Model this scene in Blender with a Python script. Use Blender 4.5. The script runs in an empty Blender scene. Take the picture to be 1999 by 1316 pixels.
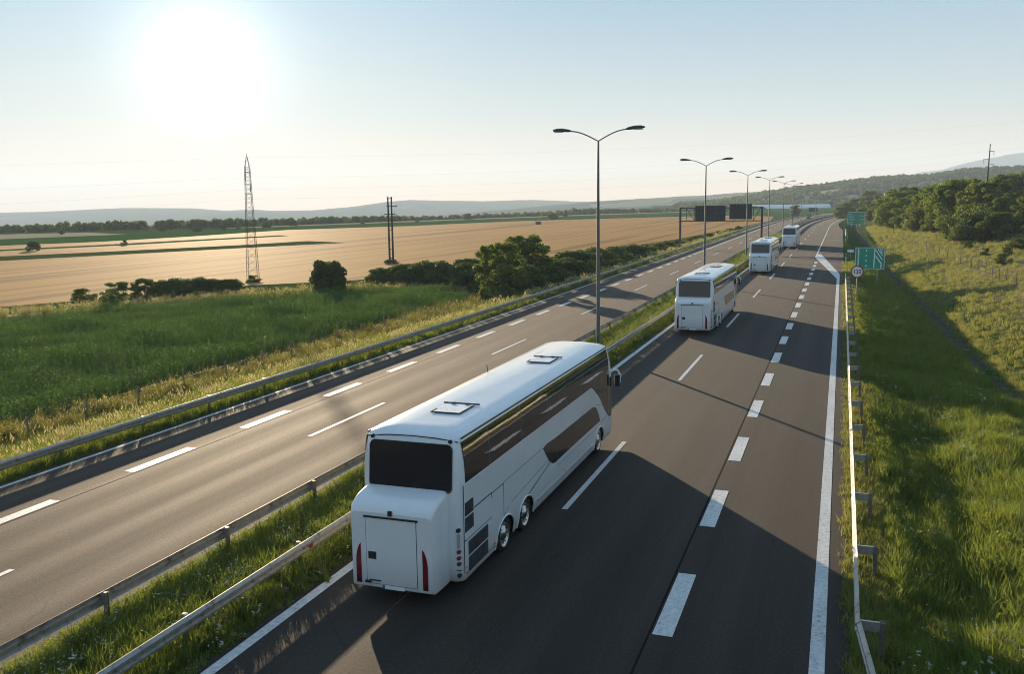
import bpy, bmesh, math, random
import numpy as np
from mathutils import Matrix, Vector
R=math.radians
sc=bpy.context.scene
COL=sc.collection

# ------------------------------------------------------------------ camera
CAM_H=8.95
cd=bpy.data.cameras.new('camera'); cam=bpy.data.objects.new('camera',cd); COL.objects.link(cam)
cd.sensor_width=36.0; cd.lens=36.0*1800/1999.0; cd.clip_start=0.3; cd.clip_end=30000
_r=((0.94241553,0.03599098,-0.33250205),(0.33417351,-0.14133132,0.93185488),(-0.01345459,-0.98930789,-0.14522007))
M=Matrix(((_r[0][0],-_r[0][1],-_r[0][2],0),(_r[1][0],-_r[1][1],-_r[1][2],0),(_r[2][0],-_r[2][1],-_r[2][2],CAM_H),(0,0,0,1)))
cam.matrix_world=M
sc.camera=cam

# ------------------------------------------------------------------ sun and sky
SUN_AZ=R(-37.4); SUN_EL=R(8.4)
SUN=Vector((math.sin(SUN_AZ)*math.cos(SUN_EL),math.cos(SUN_AZ)*math.cos(SUN_EL),math.sin(SUN_EL)))
sl=bpy.data.lights.new('sun','SUN'); sl.energy=4.6; sl.angle=R(0.5); sl.color=(1.0,0.78,0.52)
so=bpy.data.objects.new('sun',sl); COL.objects.link(so); so.rotation_euler=SUN.to_track_quat('Z','Y').to_euler(); so.location=(-60,80,40)
W=bpy.data.worlds.new('World'); sc.world=W; W.use_nodes=True
nt=W.node_tree; nt.nodes.clear()
def wn(t,**k):
    n=nt.nodes.new(t)
    for a,b in k.items(): setattr(n,a,b)
    return n
sky=wn('ShaderNodeTexSky',sky_type='NISHITA',sun_disc=False,sun_elevation=SUN_EL,sun_rotation=SUN_AZ,altitude=100,air_density=1.0,dust_density=0.5,ozone_density=1.5)
bg=wn('ShaderNodeBackground'); bg.inputs[1].default_value=0.15
gm_=wn('ShaderNodeGamma'); gm_.inputs[1].default_value=0.12
tn=wn('ShaderNodeMix',data_type='RGBA',blend_type='MULTIPLY'); tn.inputs[0].default_value=1.0; tn.inputs[7].default_value=(1.56,1.57,1.61,1)
hs=wn('ShaderNodeHueSaturation'); hs.inputs['Saturation'].default_value=1.3
nt.links.new(sky.outputs[0],gm_.inputs[0]); nt.links.new(gm_.outputs[0],tn.inputs[6]); nt.links.new(tn.outputs[2],hs.inputs['Color']); 
tc=wn('ShaderNodeTexCoord'); sx_=wn('ShaderNodeSeparateXYZ'); nt.links.new(tc.outputs['Generated'],sx_.inputs[0])
hr=wn('ShaderNodeValToRGB')
for _i,(_p,_c) in enumerate(((0.0,(1.28,.80,.49,1)),(.035,(.88,.73,.60,1)),(.09,(.62,.69,.70,1)),(.2,(.395,.585,.735,1)),(.5,(.37,.57,.75,1)),(1.0,(.30,.49,.70,1)))):
    _e=hr.color_ramp.elements[_i] if _i<2 else hr.color_ramp.elements.new(_p)
    _e.position=_p; _e.color=_c
nt.links.new(sx_.outputs[2],hr.inputs[0])
hm=wn('ShaderNodeMix',data_type='RGBA',blend_type='MULTIPLY'); hm.inputs[0].default_value=1.0; nt.links.new(hs.outputs[0],hm.inputs[6]); nt.links.new(hr.outputs[0],hm.inputs[7]); nt.links.new(hm.outputs[2],bg.inputs[0])
# the hazy aureole round the sun, part of the sky itself
dt=wn('ShaderNodeVectorMath',operation='DOT_PRODUCT'); dt.inputs[1].default_value=SUN
nt.links.new(tc.outputs['Generated'],dt.inputs[0])
def lobe(n,a):
    m=wn('ShaderNodeMath',operation='MAXIMUM'); m.inputs[1].default_value=0.0; nt.links.new(dt.outputs['Value'],m.inputs[0])
    p=wn('ShaderNodeMath',operation='POWER'); p.inputs[1].default_value=n; nt.links.new(m.outputs[0],p.inputs[0])
    q=wn('ShaderNodeMath',operation='MULTIPLY'); q.inputs[1].default_value=a; nt.links.new(p.outputs[0],q.inputs[0]); return q
l1=lobe(480,0.19); l2=lobe(42,0.055)
ad=wn('ShaderNodeMath',operation='ADD'); nt.links.new(l1.outputs[0],ad.inputs[0]); nt.links.new(l2.outputs[0],ad.inputs[1])
bg2=wn('ShaderNodeBackground'); bg2.inputs[0].default_value=(1.0,0.95,0.86,1); nt.links.new(ad.outputs[0],bg2.inputs[1])
ash=wn('ShaderNodeAddShader'); nt.links.new(bg.outputs[0],ash.inputs[0]); nt.links.new(bg2.outputs[0],ash.inputs[1])
wo=wn('ShaderNodeOutputWorld'); nt.links.new(ash.outputs[0],wo.inputs[0])
sc.view_settings.view_transform='Standard'; sc.view_settings.look='None'; sc.view_settings.gamma=1.0
sc.view_settings.exposure=1.68
try: sc.view_settings.use_curve_mapping=False
except Exception: pass
sc.cycles.use_denoising=True; sc.cycles.filter_width=1.0
sc.cycles.max_bounces=6; sc.cycles.volume_bounces=1; sc.cycles.transparent_max_bounces=12
sc.cycles.caustics_reflective=False; sc.cycles.caustics_refractive=False

# ------------------------------------------------------------------ helpers
def tag(o,label=None,cat=None,group=None,kind=None):
    if label: o['label']=label
    if cat: o['category']=cat
    if group: o['group']=group
    if kind: o['kind']=kind
    return o
def link(name,me,parent=None,mats=None):
    o=bpy.data.objects.new(name,me); COL.objects.link(o)
    if parent is not None: o.parent=parent
    return o
def empty(name,loc=(0,0,0),rz=0.0,label=None,cat=None,group=None):
    o=bpy.data.objects.new(name,None); o.empty_display_size=0.3; COL.objects.link(o)
    o.location=loc; o.rotation_euler=(0,0,rz)
    return tag(o,label,cat,group)
def kids(o): return list(o.children)
def dup(root,loc=None,rz=None,scale=None,label=None,group=None):
    r=root.copy(); COL.objects.link(r)
    if loc is not None: r.location=loc
    if rz is not None: r.rotation_euler=(0,0,rz)
    if scale is not None: r.scale=scale
    if label: r['label']=label
    if group: r['group']=group
    for ch in root.children:
        c=ch.copy(); COL.objects.link(c); c.parent=r
        for g in ch.children:
            d=g.copy(); COL.objects.link(d); d.parent=c
    return r
class MB:
    def __init__(s): s.v=[]; s.f=[]; s.m=[]; s.sm=[]
    def add(s,vs,fs,mi=0,smooth=False):
        b=len(s.v); s.v+= [tuple(p) for p in vs]
        for f in fs: s.f.append([b+i for i in f]); s.m.append(mi); s.sm.append(smooth)
        return s
    def box(s,x0,x1,y0,y1,z0,z1,mi=0):
        return s.add([(x0,y0,z0),(x1,y0,z0),(x1,y1,z0),(x0,y1,z0),(x0,y0,z1),(x1,y0,z1),(x1,y1,z1),(x0,y1,z1)],
            [(0,3,2,1),(4,5,6,7),(0,1,5,4),(1,2,6,5),(2,3,7,6),(3,0,4,7)],mi)
    def tube(s,path,r,n=6,mi=0,cap=True,smooth=True):
        P=[Vector(p) for p in path]; rr=r if isinstance(r,(list,tuple)) else [r]*len(P)
        rings=[]
        for i,p in enumerate(P):
            d=(P[min(i+1,len(P)-1)]-P[max(i-1,0)]).normalized()
            a=Vector((0,0,1)) if abs(d.z)<.9 else Vector((1,0,0))
            u=d.cross(a).normalized(); w=d.cross(u).normalized()
            rings.append([p+(u*math.cos(t)+w*math.sin(t))*rr[i] for t in [2*math.pi*k/n for k in range(n)]])
        vs=[q for g in rings for q in g]; fs=[]
        for i in range(len(P)-1):
            for k in range(n):
                a=i*n+k; b=i*n+(k+1)%n; fs.append((a,b,b+n,a+n))
        s.add(vs,fs,mi,smooth)
        if cap:
            s.add(rings[0],[tuple(range(n-1,-1,-1))],mi); s.add(rings[-1],[tuple(range(n))],mi)
        return s
    def disc(s,c,ax,r,d,n=20,mi=0,r2=None):
        # short cylinder centred c along axis 'x'/'y'/'z', thickness d
        i={'x':0,'y':1,'z':2}[ax]; j,k=[q for q in range(3) if q!=i]
        def pt(t,o,rad):
            p=list(c); p[i]+=o; p[j]+=rad*math.cos(t); p[k]+=rad*math.sin(t); return tuple(p)
        T=[2*math.pi*q/n for q in range(n)]
        a=[pt(t,-d/2,r) for t in T]; b=[pt(t,d/2,r2 or r) for t in T]
        s.add(a+b,[(q,(q+1)%n,n+(q+1)%n,n+q) for q in range(n)]+[tuple(range(n-1,-1,-1)),tuple(range(n,2*n))],mi); return s
    def prism(s,poly,fn,t0,t1,mi=0):
        # poly of 2-D points, fn(a,b,t)->xyz ; closed solid between t0 and t1
        n=len(poly); A=[fn(a,b,t0) for a,b in poly]; B=[fn(a,b,t1) for a,b in poly]
        s.add(A+B,[tuple(range(n-1,-1,-1)),tuple(range(n,2*n))]+[(q,(q+1)%n,n+(q+1)%n,n+q) for q in range(n)],mi); return s
    def mesh(s,name,mats,recalc=True):
        me=bpy.data.meshes.new(name); me.from_pydata(s.v,[],s.f)
        for m in (mats if isinstance(mats,(list,tuple)) else [mats]): me.materials.append(m)
        me.polygons.foreach_set('material_index',s.m); me.polygons.foreach_set('use_smooth',s.sm)
        if recalc:
            bm=bmesh.new(); bm.from_mesh(me); bmesh.ops.recalc_face_normals(bm,faces=bm.faces); bm.to_mesh(me); bm.free()
        me.update(); return me
    def build(s,name,mats,parent=None,recalc=True,bevel=0):
        o=link(name,s.mesh(name,mats,recalc),parent)
        if bevel:
            b=o.modifiers.new('bevel','BEVEL'); b.width=bevel; b.segments=2; b.limit_method='ANGLE'; b.angle_limit=R(40)
        return o
def np_mesh(name,V,F,mats,smooth=False):
    me=bpy.data.meshes.new(name); V=np.asarray(V,dtype=np.float32); F=np.asarray(F,dtype=np.int32); n=F.shape[1]
    me.vertices.add(len(V)); me.vertices.foreach_set('co',V.ravel())
    me.loops.add(F.size); me.loops.foreach_set('vertex_index',F.ravel())
    me.polygons.add(len(F)); me.polygons.foreach_set('loop_start',np.arange(0,F.size,n,dtype=np.int32))
    me.polygons.foreach_set('loop_total',np.full(len(F),n,dtype=np.int32))
    me.polygons.foreach_set('use_smooth',np.full(len(F),smooth))
    me.update(calc_edges=True); me.validate()
    for m in (mats if isinstance(mats,(list,tuple)) else [mats]): me.materials.append(m)
    return me

# ------------------------------------------------------------------ materials
class NT:
    def __init__(s,name):
        s.m=bpy.data.materials.new(name); s.m.use_nodes=True; s.t=s.m.node_tree; s.t.nodes.clear()
        s.out=s.n('ShaderNodeOutputMaterial')
    def n(s,ty,**k):
        q=s.t.nodes.new(ty)
        for a,b in k.items(): setattr(q,a,b)
        return q
    def l(s,a,b): s.t.links.new(a,b)
    def pos(s,scale=(1,1,1),obj=False,rot=(0,0,0)):
        g=s.n('ShaderNodeTexCoord').outputs['Object'] if obj else s.n('ShaderNodeNewGeometry').outputs['Position']
        mp=s.n('ShaderNodeMapping'); mp.inputs['Scale'].default_value=scale; mp.inputs['Rotation'].default_value=rot
        s.l(g,mp.inputs['Vector']); return mp.outputs[0]
    def noise(s,vec,scale,detail=4,rough=.6):
        q=s.n('ShaderNodeTexNoise'); q.inputs['Scale'].default_value=scale; q.inputs['Detail'].default_value=detail; q.inputs['Roughness'].default_value=rough
        if vec is not None: s.l(vec,q.inputs['Vector'])
        return q.outputs['Fac']
    def ramp(s,fac,stops):
        q=s.n('ShaderNodeValToRGB'); e=q.color_ramp.elements
        while len(e)<len(stops): e.new(.5)
        for i,(p,c) in enumerate(stops):
            e[i].position=p; e[i].color=(c[0],c[1],c[2],1) if isinstance(c,(tuple,list)) else (c,c,c,1)
        s.l(fac,q.inputs[0]); return q.outputs[0]
    def mix(s,fac,a,b,mode='MIX'):
        q=s.n('ShaderNodeMix',data_type='RGBA',blend_type=mode)
        for sock,v in ((q.inputs[0],fac),(q.inputs[6],a),(q.inputs[7],b)):
            if hasattr(v,'links') or hasattr(v,'is_linked'): s.l(v,sock)
            elif isinstance(v,(tuple,list)): sock.default_value=(v[0],v[1],v[2],1)
            else: sock.default_value=v
        return q.outputs[2]
    def math(s,op,a,b=0.0,c=None):
        q=s.n('ShaderNodeMath',operation=op)
        for i,v in enumerate((a,b) if c is None else (a,b,c)):
            if hasattr(v,'is_linked'): s.l(v,q.inputs[i])
            else: q.inputs[i].default_value=v
        return q.outputs[0]
    def bump(s,h,strength=.3,dist=.02):
        q=s.n('ShaderNodeBump'); q.inputs['Strength'].default_value=strength; q.inputs['Distance'].default_value=dist; s.l(h,q.inputs['Height']); return q.outputs[0]
    def matte(s,color,normal=None):
        p=s.n('ShaderNodeBsdfDiffuse'); s.l(color,p.inputs[0]); p.inputs[1].default_value=.3
        if normal is not None: s.l(normal,p.inputs['Normal'])
        s.l(p.outputs[0],s.out.inputs[0]); return s.m
    def bsdf(s,color,rough=.5,metal=0.0,spec=.5,coat=0.0,normal=None,transmission=0.0):
        p=s.n('ShaderNodeBsdfPrincipled')
        for key,v in (('Base Color',color),('Roughness',rough),('Metallic',metal)):
            if hasattr(v,'is_linked'): s.l(v,p.inputs[key])
            elif isinstance(v,(tuple,list)): p.inputs[key].default_value=(v[0],v[1],v[2],1)
            else: p.inputs[key].default_value=v
        p.inputs['Specular IOR Level'].default_value=spec; p.inputs['Coat Weight'].default_value=coat; p.inputs['Coat Roughness'].default_value=.05
        if transmission: p.inputs['Transmission Weight'].default_value=transmission
        if normal is not None: s.l(normal,p.inputs['Normal'])
        s.l(p.outputs[0],s.out.inputs[0]); s.p=p; return s.m
def simple(name,col,rough=.5,metal=0.,var=.12,scale=3.,spec=.5,coat=0.,bump=0.):
    t=NT(name); v=t.pos(obj=True); f=t.noise(v,scale,5)
    c=t.ramp(f,[(.3,[q*(1-var) for q in col]),(.7,[min(1,q*(1+var)) for q in col])])
    rr=t.math('MULTIPLY_ADD',f,.2,rough-.1)
    nrm=t.bump(t.noise(v,scale*12,3),bump) if bump else None
    return t.bsdf(c,rr,metal,spec,coat,nrm)
def leafmat(name,dark,light,trans=.35,rough=.45,attr=True):
    t=NT(name)
    oi=t.n('ShaderNodeObjectInfo')
    f=oi.outputs['Random']
    g=t.noise(t.pos(obj=True),2.2,3)
    f2=t.math('ADD',t.math('MULTIPLY',f,.5),t.math('MULTIPLY',g,.62))
    if attr:
        at=t.n('ShaderNodeAttribute',attribute_name='tint'); f2=t.math('ADD',t.math('MULTIPLY',f2,.6),t.math('MULTIPLY',at.outputs['Fac'],.42))
    c=t.ramp(f2,[(.2,dark),(.85,light)])
    p=t.n('ShaderNodeBsdfPrincipled'); t.l(c,p.inputs['Base Color']); p.inputs['Roughness'].default_value=rough; p.inputs['Specular IOR Level'].default_value=.05
    tr=t.n('ShaderNodeBsdfTranslucent'); c2=t.mix(.5,c,(light[0]*1.5,light[1]*1.35,light[2]*.7)); t.l(c2,tr.inputs[0])
    mx=t.n('ShaderNodeMixShader'); mx.inputs[0].default_value=trans; t.l(p.outputs[0],mx.inputs[1]); t.l(tr.outputs[0],mx.inputs[2]); t.l(mx.outputs[0],t.out.inputs[0])
    return t.m
def bend(Y): return max(0.0, Y-290.0)**2/3800.0
def lerp_tab(t, x):
    if x<=t[0][0]: return t[0][1]
    for (a,b),(c,d) in zip(t,t[1:]):
        if x<=c: return b+(d-b)*(x-a)/(c-a)
    return t[-1][1]
DITCH=[(0,8.9),(50,8.6),(65,8.3),(87,8.0),(116,6.9),(176,5.3),(300,4.0),(400,3.4)]
def ditch_x(Y): return lerp_tab(DITCH,Y)
def hummock(X,Y,u):
    k=min(1.0,max(0.0,(u-1.2)/1.8))*min(1.0,max(.45,(60.0-Y)/25.0))
    return k*(.13*math.sin(X*1.7+Y*.31)*math.sin(Y*.83+X*.4)+.25*math.sin(X*.9-Y*.47+1.0)*math.sin(Y*.36+X*.21))
def terrain(X,Y):
    u=X-bend(Y)
    if u>=-13.4:
        if u<0.45:
            return -0.02 if (u<-11.6) else -0.07
        xd=ditch_x(Y); k=lerp_tab([(0,1.0),(120,1.0),(300,.5),(420,.25)],Y); n=lerp_tab([(40,.55),(62,1.0)],Y)
        t=[(0.45,-0.05),(1.6,-.10*k),(xd*.62,-.95*k*n),(xd-.45,-1.7*k*(.4+.6*n)),(xd+.45,-1.7*k*(.4+.6*n)),(xd+2.2,-1.0*k),(xd+8,.75),(xd+20,2.6),(xd+45,5.2),(xd+110,9.0),(xd+300,14.0),(xd+900,18.),(xd+1800,-1.5)]
        z=lerp_tab(t,u)
        w=lerp_tab([(30,1.0),(50,0.0)],Y)
        if w>0 and u<xd+8: z=z*(1-w)+w*lerp_tab([(.45,-.05),(1.3,-.16),(2.3,-.62),(4.2,-.38),(7.0,.02),(xd+2,.3),(xd+8,.75)],u)
        f=lerp_tab([(380,1.0),(700,.0)],Y)
        if z>0: z=z*f-1.5*(1-f) if u>xd+8 else z*f
        return z
    if u>-25.8: return -0.02 if u>-15.0 else -0.07
    return lerp_tab([(-1e5,-1.5),(-36,-1.5),(-33,-1.25),(-30,-.85),(-27.2,-.25),(-25.8,-.06)],u)
M_white=None
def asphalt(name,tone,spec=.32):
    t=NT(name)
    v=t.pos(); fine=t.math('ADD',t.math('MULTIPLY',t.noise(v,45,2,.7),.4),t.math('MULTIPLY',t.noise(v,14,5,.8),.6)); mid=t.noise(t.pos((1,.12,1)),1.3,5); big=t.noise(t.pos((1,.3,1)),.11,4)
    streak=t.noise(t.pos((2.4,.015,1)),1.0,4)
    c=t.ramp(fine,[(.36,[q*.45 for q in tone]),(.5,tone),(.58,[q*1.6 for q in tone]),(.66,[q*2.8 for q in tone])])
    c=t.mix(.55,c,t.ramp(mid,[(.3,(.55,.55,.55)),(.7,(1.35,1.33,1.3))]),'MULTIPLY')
    c=t.mix(.7,c,t.ramp(streak,[(.3,(.82,.82,.83)),(.7,(1.16,1.15,1.12))]),'MULTIPLY')
    c=t.mix(.6,c,t.ramp(big,[(.35,(.8,.8,.8)),(.65,(1.18,1.16,1.14))]),'MULTIPLY')
    sx=t.n('ShaderNodeSeparateXYZ'); t.l(t.pos(),sx.inputs[0])
    wob=t.math('MULTIPLY_ADD',t.noise(t.pos((1,.05,1)),.5,2),1.2,sx.outputs[0])
    trk=t.math('SINE',t.math('MULTIPLY',wob,3.4)); trk=t.math('MULTIPLY_ADD',trk,.5,.5)
    c=t.mix(.35,c,t.ramp(trk,[(.0,(.80,.80,.80)),(1.,(1.20,1.19,1.17))]),'MULTIPLY')
    vo=t.n('ShaderNodeTexVoronoi',feature='DISTANCE_TO_EDGE'); vo.inputs['Scale'].default_value=.16
    dv=t.n('ShaderNodeVectorMath',operation='ADD'); nz=t.n('ShaderNodeTexNoise'); nz.inputs['Scale'].default_value=.8; t.l(t.pos(),nz.inputs['Vector']); t.l(t.pos(),dv.inputs[0]); t.l(nz.outputs['Color'],dv.inputs[1]); t.l(dv.outputs[0],vo.inputs['Vector'])
    crack=t.math('MULTIPLY',t.ramp(vo.outputs['Distance'],[(.0,1.),(.006,0.)]),t.ramp(big,[(.5,0.),(.58,.75)]))
    c=t.mix(crack,c,(.012,.011,.010))
    pv_=t.noise(t.pos((.6,.22,1)),.9,3,.5); c=t.mix(t.ramp(pv_,[(.66,0.),(.74,.45)]),c,(tone[0]*.45,tone[1]*.45,tone[2]*.46))
    rr=t.math('MULTIPLY_ADD',trk,-.06,t.math('MULTIPLY_ADD',streak,-.08,.92))
    return t.bsdf(c,rr,0,spec,0,t.bump(fine,.8,.015))
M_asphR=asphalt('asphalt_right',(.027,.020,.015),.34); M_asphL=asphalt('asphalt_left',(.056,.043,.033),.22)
def paint(name):
    t=NT(name); v=t.pos(); f=t.noise(v,9,6,.75); g=t.noise(t.pos((1,.2,1)),2.2,3)
    k=t.math('MULTIPLY_ADD',g,.35,f)
    c=t.ramp(k,[(.47,(.13,.12,.11)),(.56,(.46,.45,.43)),(.85,(.72,.71,.69))])
    return t.bsdf(c,.6,0,.4,0,t.bump(t.noise(v,50,2),.3,.01))
M_paint=paint('road_paint')
M_seam=simple('tar_seam',(.012,.011,.010),.95,0,.2,3.,.05)
def ground_mat():
    t=NT('meadow'); v=t.pos()
    a=t.noise(v,.05,5); b=t.noise(v,1.1,6,.7); d=t.noise(v,9,4,.75)
    k=t.math('ADD',t.math('MULTIPLY',a,.62),t.math('MULTIPLY',b,.38))
    at=t.n('ShaderNodeAttribute',attribute_name='dry')
    green=t.ramp(k,[(.34,(.026,.052,.012)),(.5,(.048,.084,.020)),(.66,(.095,.115,.034))])
    dry=t.ramp(k,[(.32,(.12,.110,.042)),(.5,(.215,.175,.082)),(.66,(.31,.24,.125))])
    kd=t.math('ADD',at.outputs['Fac'],t.math('MULTIPLY_ADD',b,.9,-.45)); 
    kk=t.ramp(kd,[(.3,0.0),(.75,1.0)])
    c=t.mix(kk,green,dry); c=t.mix(.6,c,t.ramp(d,[(.3,(.6,.6,.6)),(.7,(1.35,1.35,1.3))]),'MULTIPLY')
    return t.matte(c,t.bump(t.math('ADD',d,t.math('MULTIPLY',b,2.0)),.7,.10))
M_ground=ground_mat()
def field(name,lo,hi,sc_=.25,rot=0.,streak=None,gl=0):
    t=NT(name); f=t.noise(t.pos(rot=(0,0,rot),scale=(1,.03,1)),.55,6,.7); g=t.noise(t.pos(),.02,4); d=t.noise(t.pos(),3.5,4,.7)
    k=t.math('ADD',t.math('MULTIPLY',f,.45),t.math('ADD',t.math('MULTIPLY',g,.3),t.math('MULTIPLY',d,.25)))
    c=t.ramp(k,[(.3,lo),(.7,hi)])
    if streak:
        s=t.noise(t.pos(rot=(0,0,rot),scale=(1,.012,1)),.33,3,.5)
        c=t.mix(t.ramp(s,[(.55,0.0),(.62,.65)]),c,streak)
    n_=t.bump(t.math('ADD',f,d),.4,.10)
    return t.bsdf(c,.85,0,gl,0,n_) if gl else t.matte(c,n_)
M_wheat=field('ripe_wheat',(.34,.185,.068),(.49,.295,.12),rot=R(28),streak=(.19,.115,.06),gl=.004)
M_gfield=field('green_crop',(.035,.085,.018),(.065,.14,.03),rot=R(28))
M_pale=field('pale_stubble',(.34,.28,.15),(.50,.41,.24),rot=R(28))
M_strip=field('field_margin',(.045,.075,.018),(.11,.13,.04),rot=R(28))
M_soil=simple('bare_soil',(.050,.046,.030),.95,0,.35,1.5,.1,0,.6)
M_track=simple('dirt_track',(.30,.245,.165),.95,0,.3,.8,.1,0,.5)
def galv(name,col,rust=.0):
    t=NT(name); v=t.pos(obj=True); f=t.noise(v,6,5); r_=t.noise(v,2.3,6,.75)
    c=t.ramp(f,[(.3,[q*.78 for q in col]),(.7,[q*1.18 for q in col])])
    c=t.mix(t.ramp(r_,[(.60-rust,0.),(.72-rust,.8)]),c,(.10,.055,.03))
    return t.bsdf(c,t.math('MULTIPLY_ADD',f,.25,.38),.75,.5,0,t.bump(f,.15,.01))
M_galv=galv('galvanised_steel',(.42,.42,.41)); M_galv2=galv('weathered_galvanised_steel',(.36,.34,.31),.05); M_post=galv('rusty_post_steel',(.22,.20,.185),.12)
M_lamp=simple('dark_painted_steel',(.045,.055,.06),.45,.3,.15,2.)
M_lamppole=simple('grey_painted_steel',(.12,.14,.15),.45,.3,.15,1.)
M_glassl=simple('lamp_glass',(.55,.55,.52),.2)
M_sign=simple('green_sign_sheet',(.0,.30,.19),.45,0,.06,1.)
M_signw=simple('white_sign_sheet',(.78,.79,.78),.45,0,.05,1.)
M_signr=simple('red_sign_sheet',(.34,.016,.022),.4,0,.06,1.)
M_signk=simple('black_sign_sheet',(.015,.015,.016),.5)
M_signback=simple('sign_back_sheet',(.035,.042,.048),.55,.3,.2,2.)
M_wood=simple('weathered_wood',(.20,.16,.12),.9,0,.3,3.,.2)
M_conc=simple('concrete',(.30,.29,.27),.9,0,.15,2.,.3,0,.2)
M_pylon=simple('pylon_steel',(.10,.095,.08),.6,.4,.2,1.)
M_polewood=simple('tarred_pole',(.055,.045,.036),.85,0,.25,1.)
M_wire=simple('wire',(.10,.10,.10),.5,.5)
M_house=simple('rendered_wall',(.72,.69,.62),.8,0,.06,.3); M_roof=simple('clay_tiles',(.33,.13,.08),.85,0,.2,.6)
M_film=simple('greenhouse_film',(.72,.75,.77),.35,0,.08,.05)

# ------------------------------------------------------------------ haze, a closed box round everything
hz=MB().box(-8200,8200,-2600,8200,-57,300); 
t=NT('haze'); pv=t.n('ShaderNodeVolumePrincipled'); pv.inputs['Color'].default_value=(.62,.77,.96,1); pv.inputs['Density'].default_value=0.00017; pv.inputs['Anisotropy'].default_value=.1
t.l(pv.outputs[0],t.out.inputs['Volume'])
hob=hz.build('haze',t.m); tag(hob,'pale summer haze filling the air over the whole plain','haze',kind='stuff')

# ------------------------------------------------------------------ terrain
def axis(parts):
    o=[]
    for a,b,st in parts:
        n=max(1,int(round((b-a)/st))); o+=[a+(b-a)*i/n for i in range(n)]
    return o+[parts[-1][1]]
us=axis([(-8100,-2000,800),(-2000,-400,200),(-400,-80,40),(-80,-36,4),(-36,-25.8,.85),(-25.8,-15.0,3.6),(-15.0,-11.55,.85),(-11.55,.42,4),(.42,30,.9),(30,120,6),(120,420,30),(420,2000,160),(2000,8100,800)])
ys=axis([(-2500,-200,300),(-200,-20,30),(-20,130,2.0),(130,300,5),(300,700,16),(700,2000,110),(2000,8100,800)])
rng=random.Random(3)
def bendw(u,Y):  # the bend only carries the near strip along
    return bend(min(Y,900))*max(0.0,1-max(0,abs(u)-60)/300.0)
V=[];dry=[]
for Y in ys:
    for u in us:
        X=u+bendw(u,Y); z=terrain(X,Y)
        if u>1.2 and u<60 and Y<400: z+=hummock(X,Y,u)
        rr_=math.hypot(X,Y)
        if rr_>500: z-=min(48,.018*(rr_-500))*min(1,max(0,(-math.degrees(math.atan2(X,Y))-9)/14.0))
        V.append((X,Y,z))
        xd=ditch_x(Y)
        if u>0.4: d=lerp_tab([(0,.0),(xd-1,.05),(xd,.35),(xd+2.5,.40),(xd+6,.62),(xd+12,.9),(xd+40,.8),(xd+200,.5)],u)
        elif u<-25.7: d=lerp_tab([(-60,.35),(-36,.5),(-31,.62),(-28,.5),(-26,.25)],u)
        else: d=.05
        if Y<70 and u>.4: d*=lerp_tab([(25,.35),(70,1)],Y)
        dry.append(d)
nu=len(us); F=[(j*nu+i,j*nu+i+1,(j+1)*nu+i+1,(j+1)*nu+i) for j in range(len(ys)-1) for i in range(nu-1)]
gm=np_mesh('ground',V,F,M_ground,True)
a=gm.attributes.new('dry','FLOAT','POINT'); a.data.foreach_set('value',np.array(dry,dtype=np.float32))
ground=tag(link('ground',gm),'rolling grassy ground of verges, meadow and distant plain','ground',kind='structure')

def strip_mesh(name,u0,u1,Y0,Y1,z,mat,st=6.0,ufun=None):
    b=MB(); n=max(1,int((Y1-Y0)/st)); vs=[]
    for i in range(n+1):
        Y=Y0+(Y1-Y0)*i/n; a_,c_=(u0,u1) if ufun is None else ufun(Y); q=bend(Y)
        vs+=[(a_+q,Y,z),(c_+q,Y,z)]
    b.add(vs,[(2*i,2*i+1,2*i+3,2*i+2) for i in range(n)])
    return b.mesh(name,mat,False)
rgt=lambda Y: (-11.55, lerp_tab([(-40,.44),(268,.44),(300,-.6),(340,-1.6),(900,-1.9)],Y))
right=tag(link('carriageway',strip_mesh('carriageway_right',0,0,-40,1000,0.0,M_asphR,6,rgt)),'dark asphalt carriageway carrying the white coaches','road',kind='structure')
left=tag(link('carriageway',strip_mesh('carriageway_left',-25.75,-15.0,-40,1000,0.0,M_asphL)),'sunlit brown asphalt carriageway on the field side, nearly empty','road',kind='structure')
Zp=.006
def line(par,u0,u1,Y0,Y1,st=6.0): link('edge_line',strip_mesh('edge_line',u0,u1,Y0,Y1,Zp,M_paint,st),par)
line(right,-.29,0.0,-20,111.5); line(right,-3.62,-3.40,149.5,800); line(right,-11.36,-11.10,-20,800)
line(left,-25.47,-25.29,-20,800); line(left,-22.78,-22.50,152,800)
b=MB(); b.add([(-.29,108.5,Zp+.001),(0.0,111.5,Zp+.001),(-.02,115.5,Zp+.001),(-2.9,155.5,Zp+.001),(-3.62,155.5,Zp+.001),(-3.62,147.2,Zp+.001)],[(0,1,2,3,4,5)]); link('gore_line',b.mesh('gore_line',M_paint,False),right)
link('stop_line',strip_mesh('stop_line',-2.9,.1,205,205.6,Zp,M_paint),right)
dash_cache={}
def dash(par,u,Y,w,L):
    k=(w,L)
    if k not in dash_cache:
        b=MB(); b.box(-w/2,w/2,-L/2,L/2,0,.006); dash_cache[k]=b.mesh('lane_dash',M_paint)
    o=link('lane_dash',dash_cache[k],par); o.location=(u+bend(Y),Y,.001); o.rotation_euler=(0,0,-math.atan(max(0,Y-290)/1900.0)); return o
for i in range(-1,22): dash(right,-7.36,29.0+20.4*i,.17,8.0)
for i in range(-1,18): dash(right,-3.20,19.65+6.8*i,.42,3.35)
for i in range(-1,22): dash(left,-19.25,33.45+20.1*i,.17,6.3)
for i in range(-1,20): dash(left,-22.60,25.92+6.43*i,.40,3.25)
link('tar_seam',strip_mesh('tar_seam',-3.50,-3.45,-20,150,.003,M_seam),right)
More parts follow.
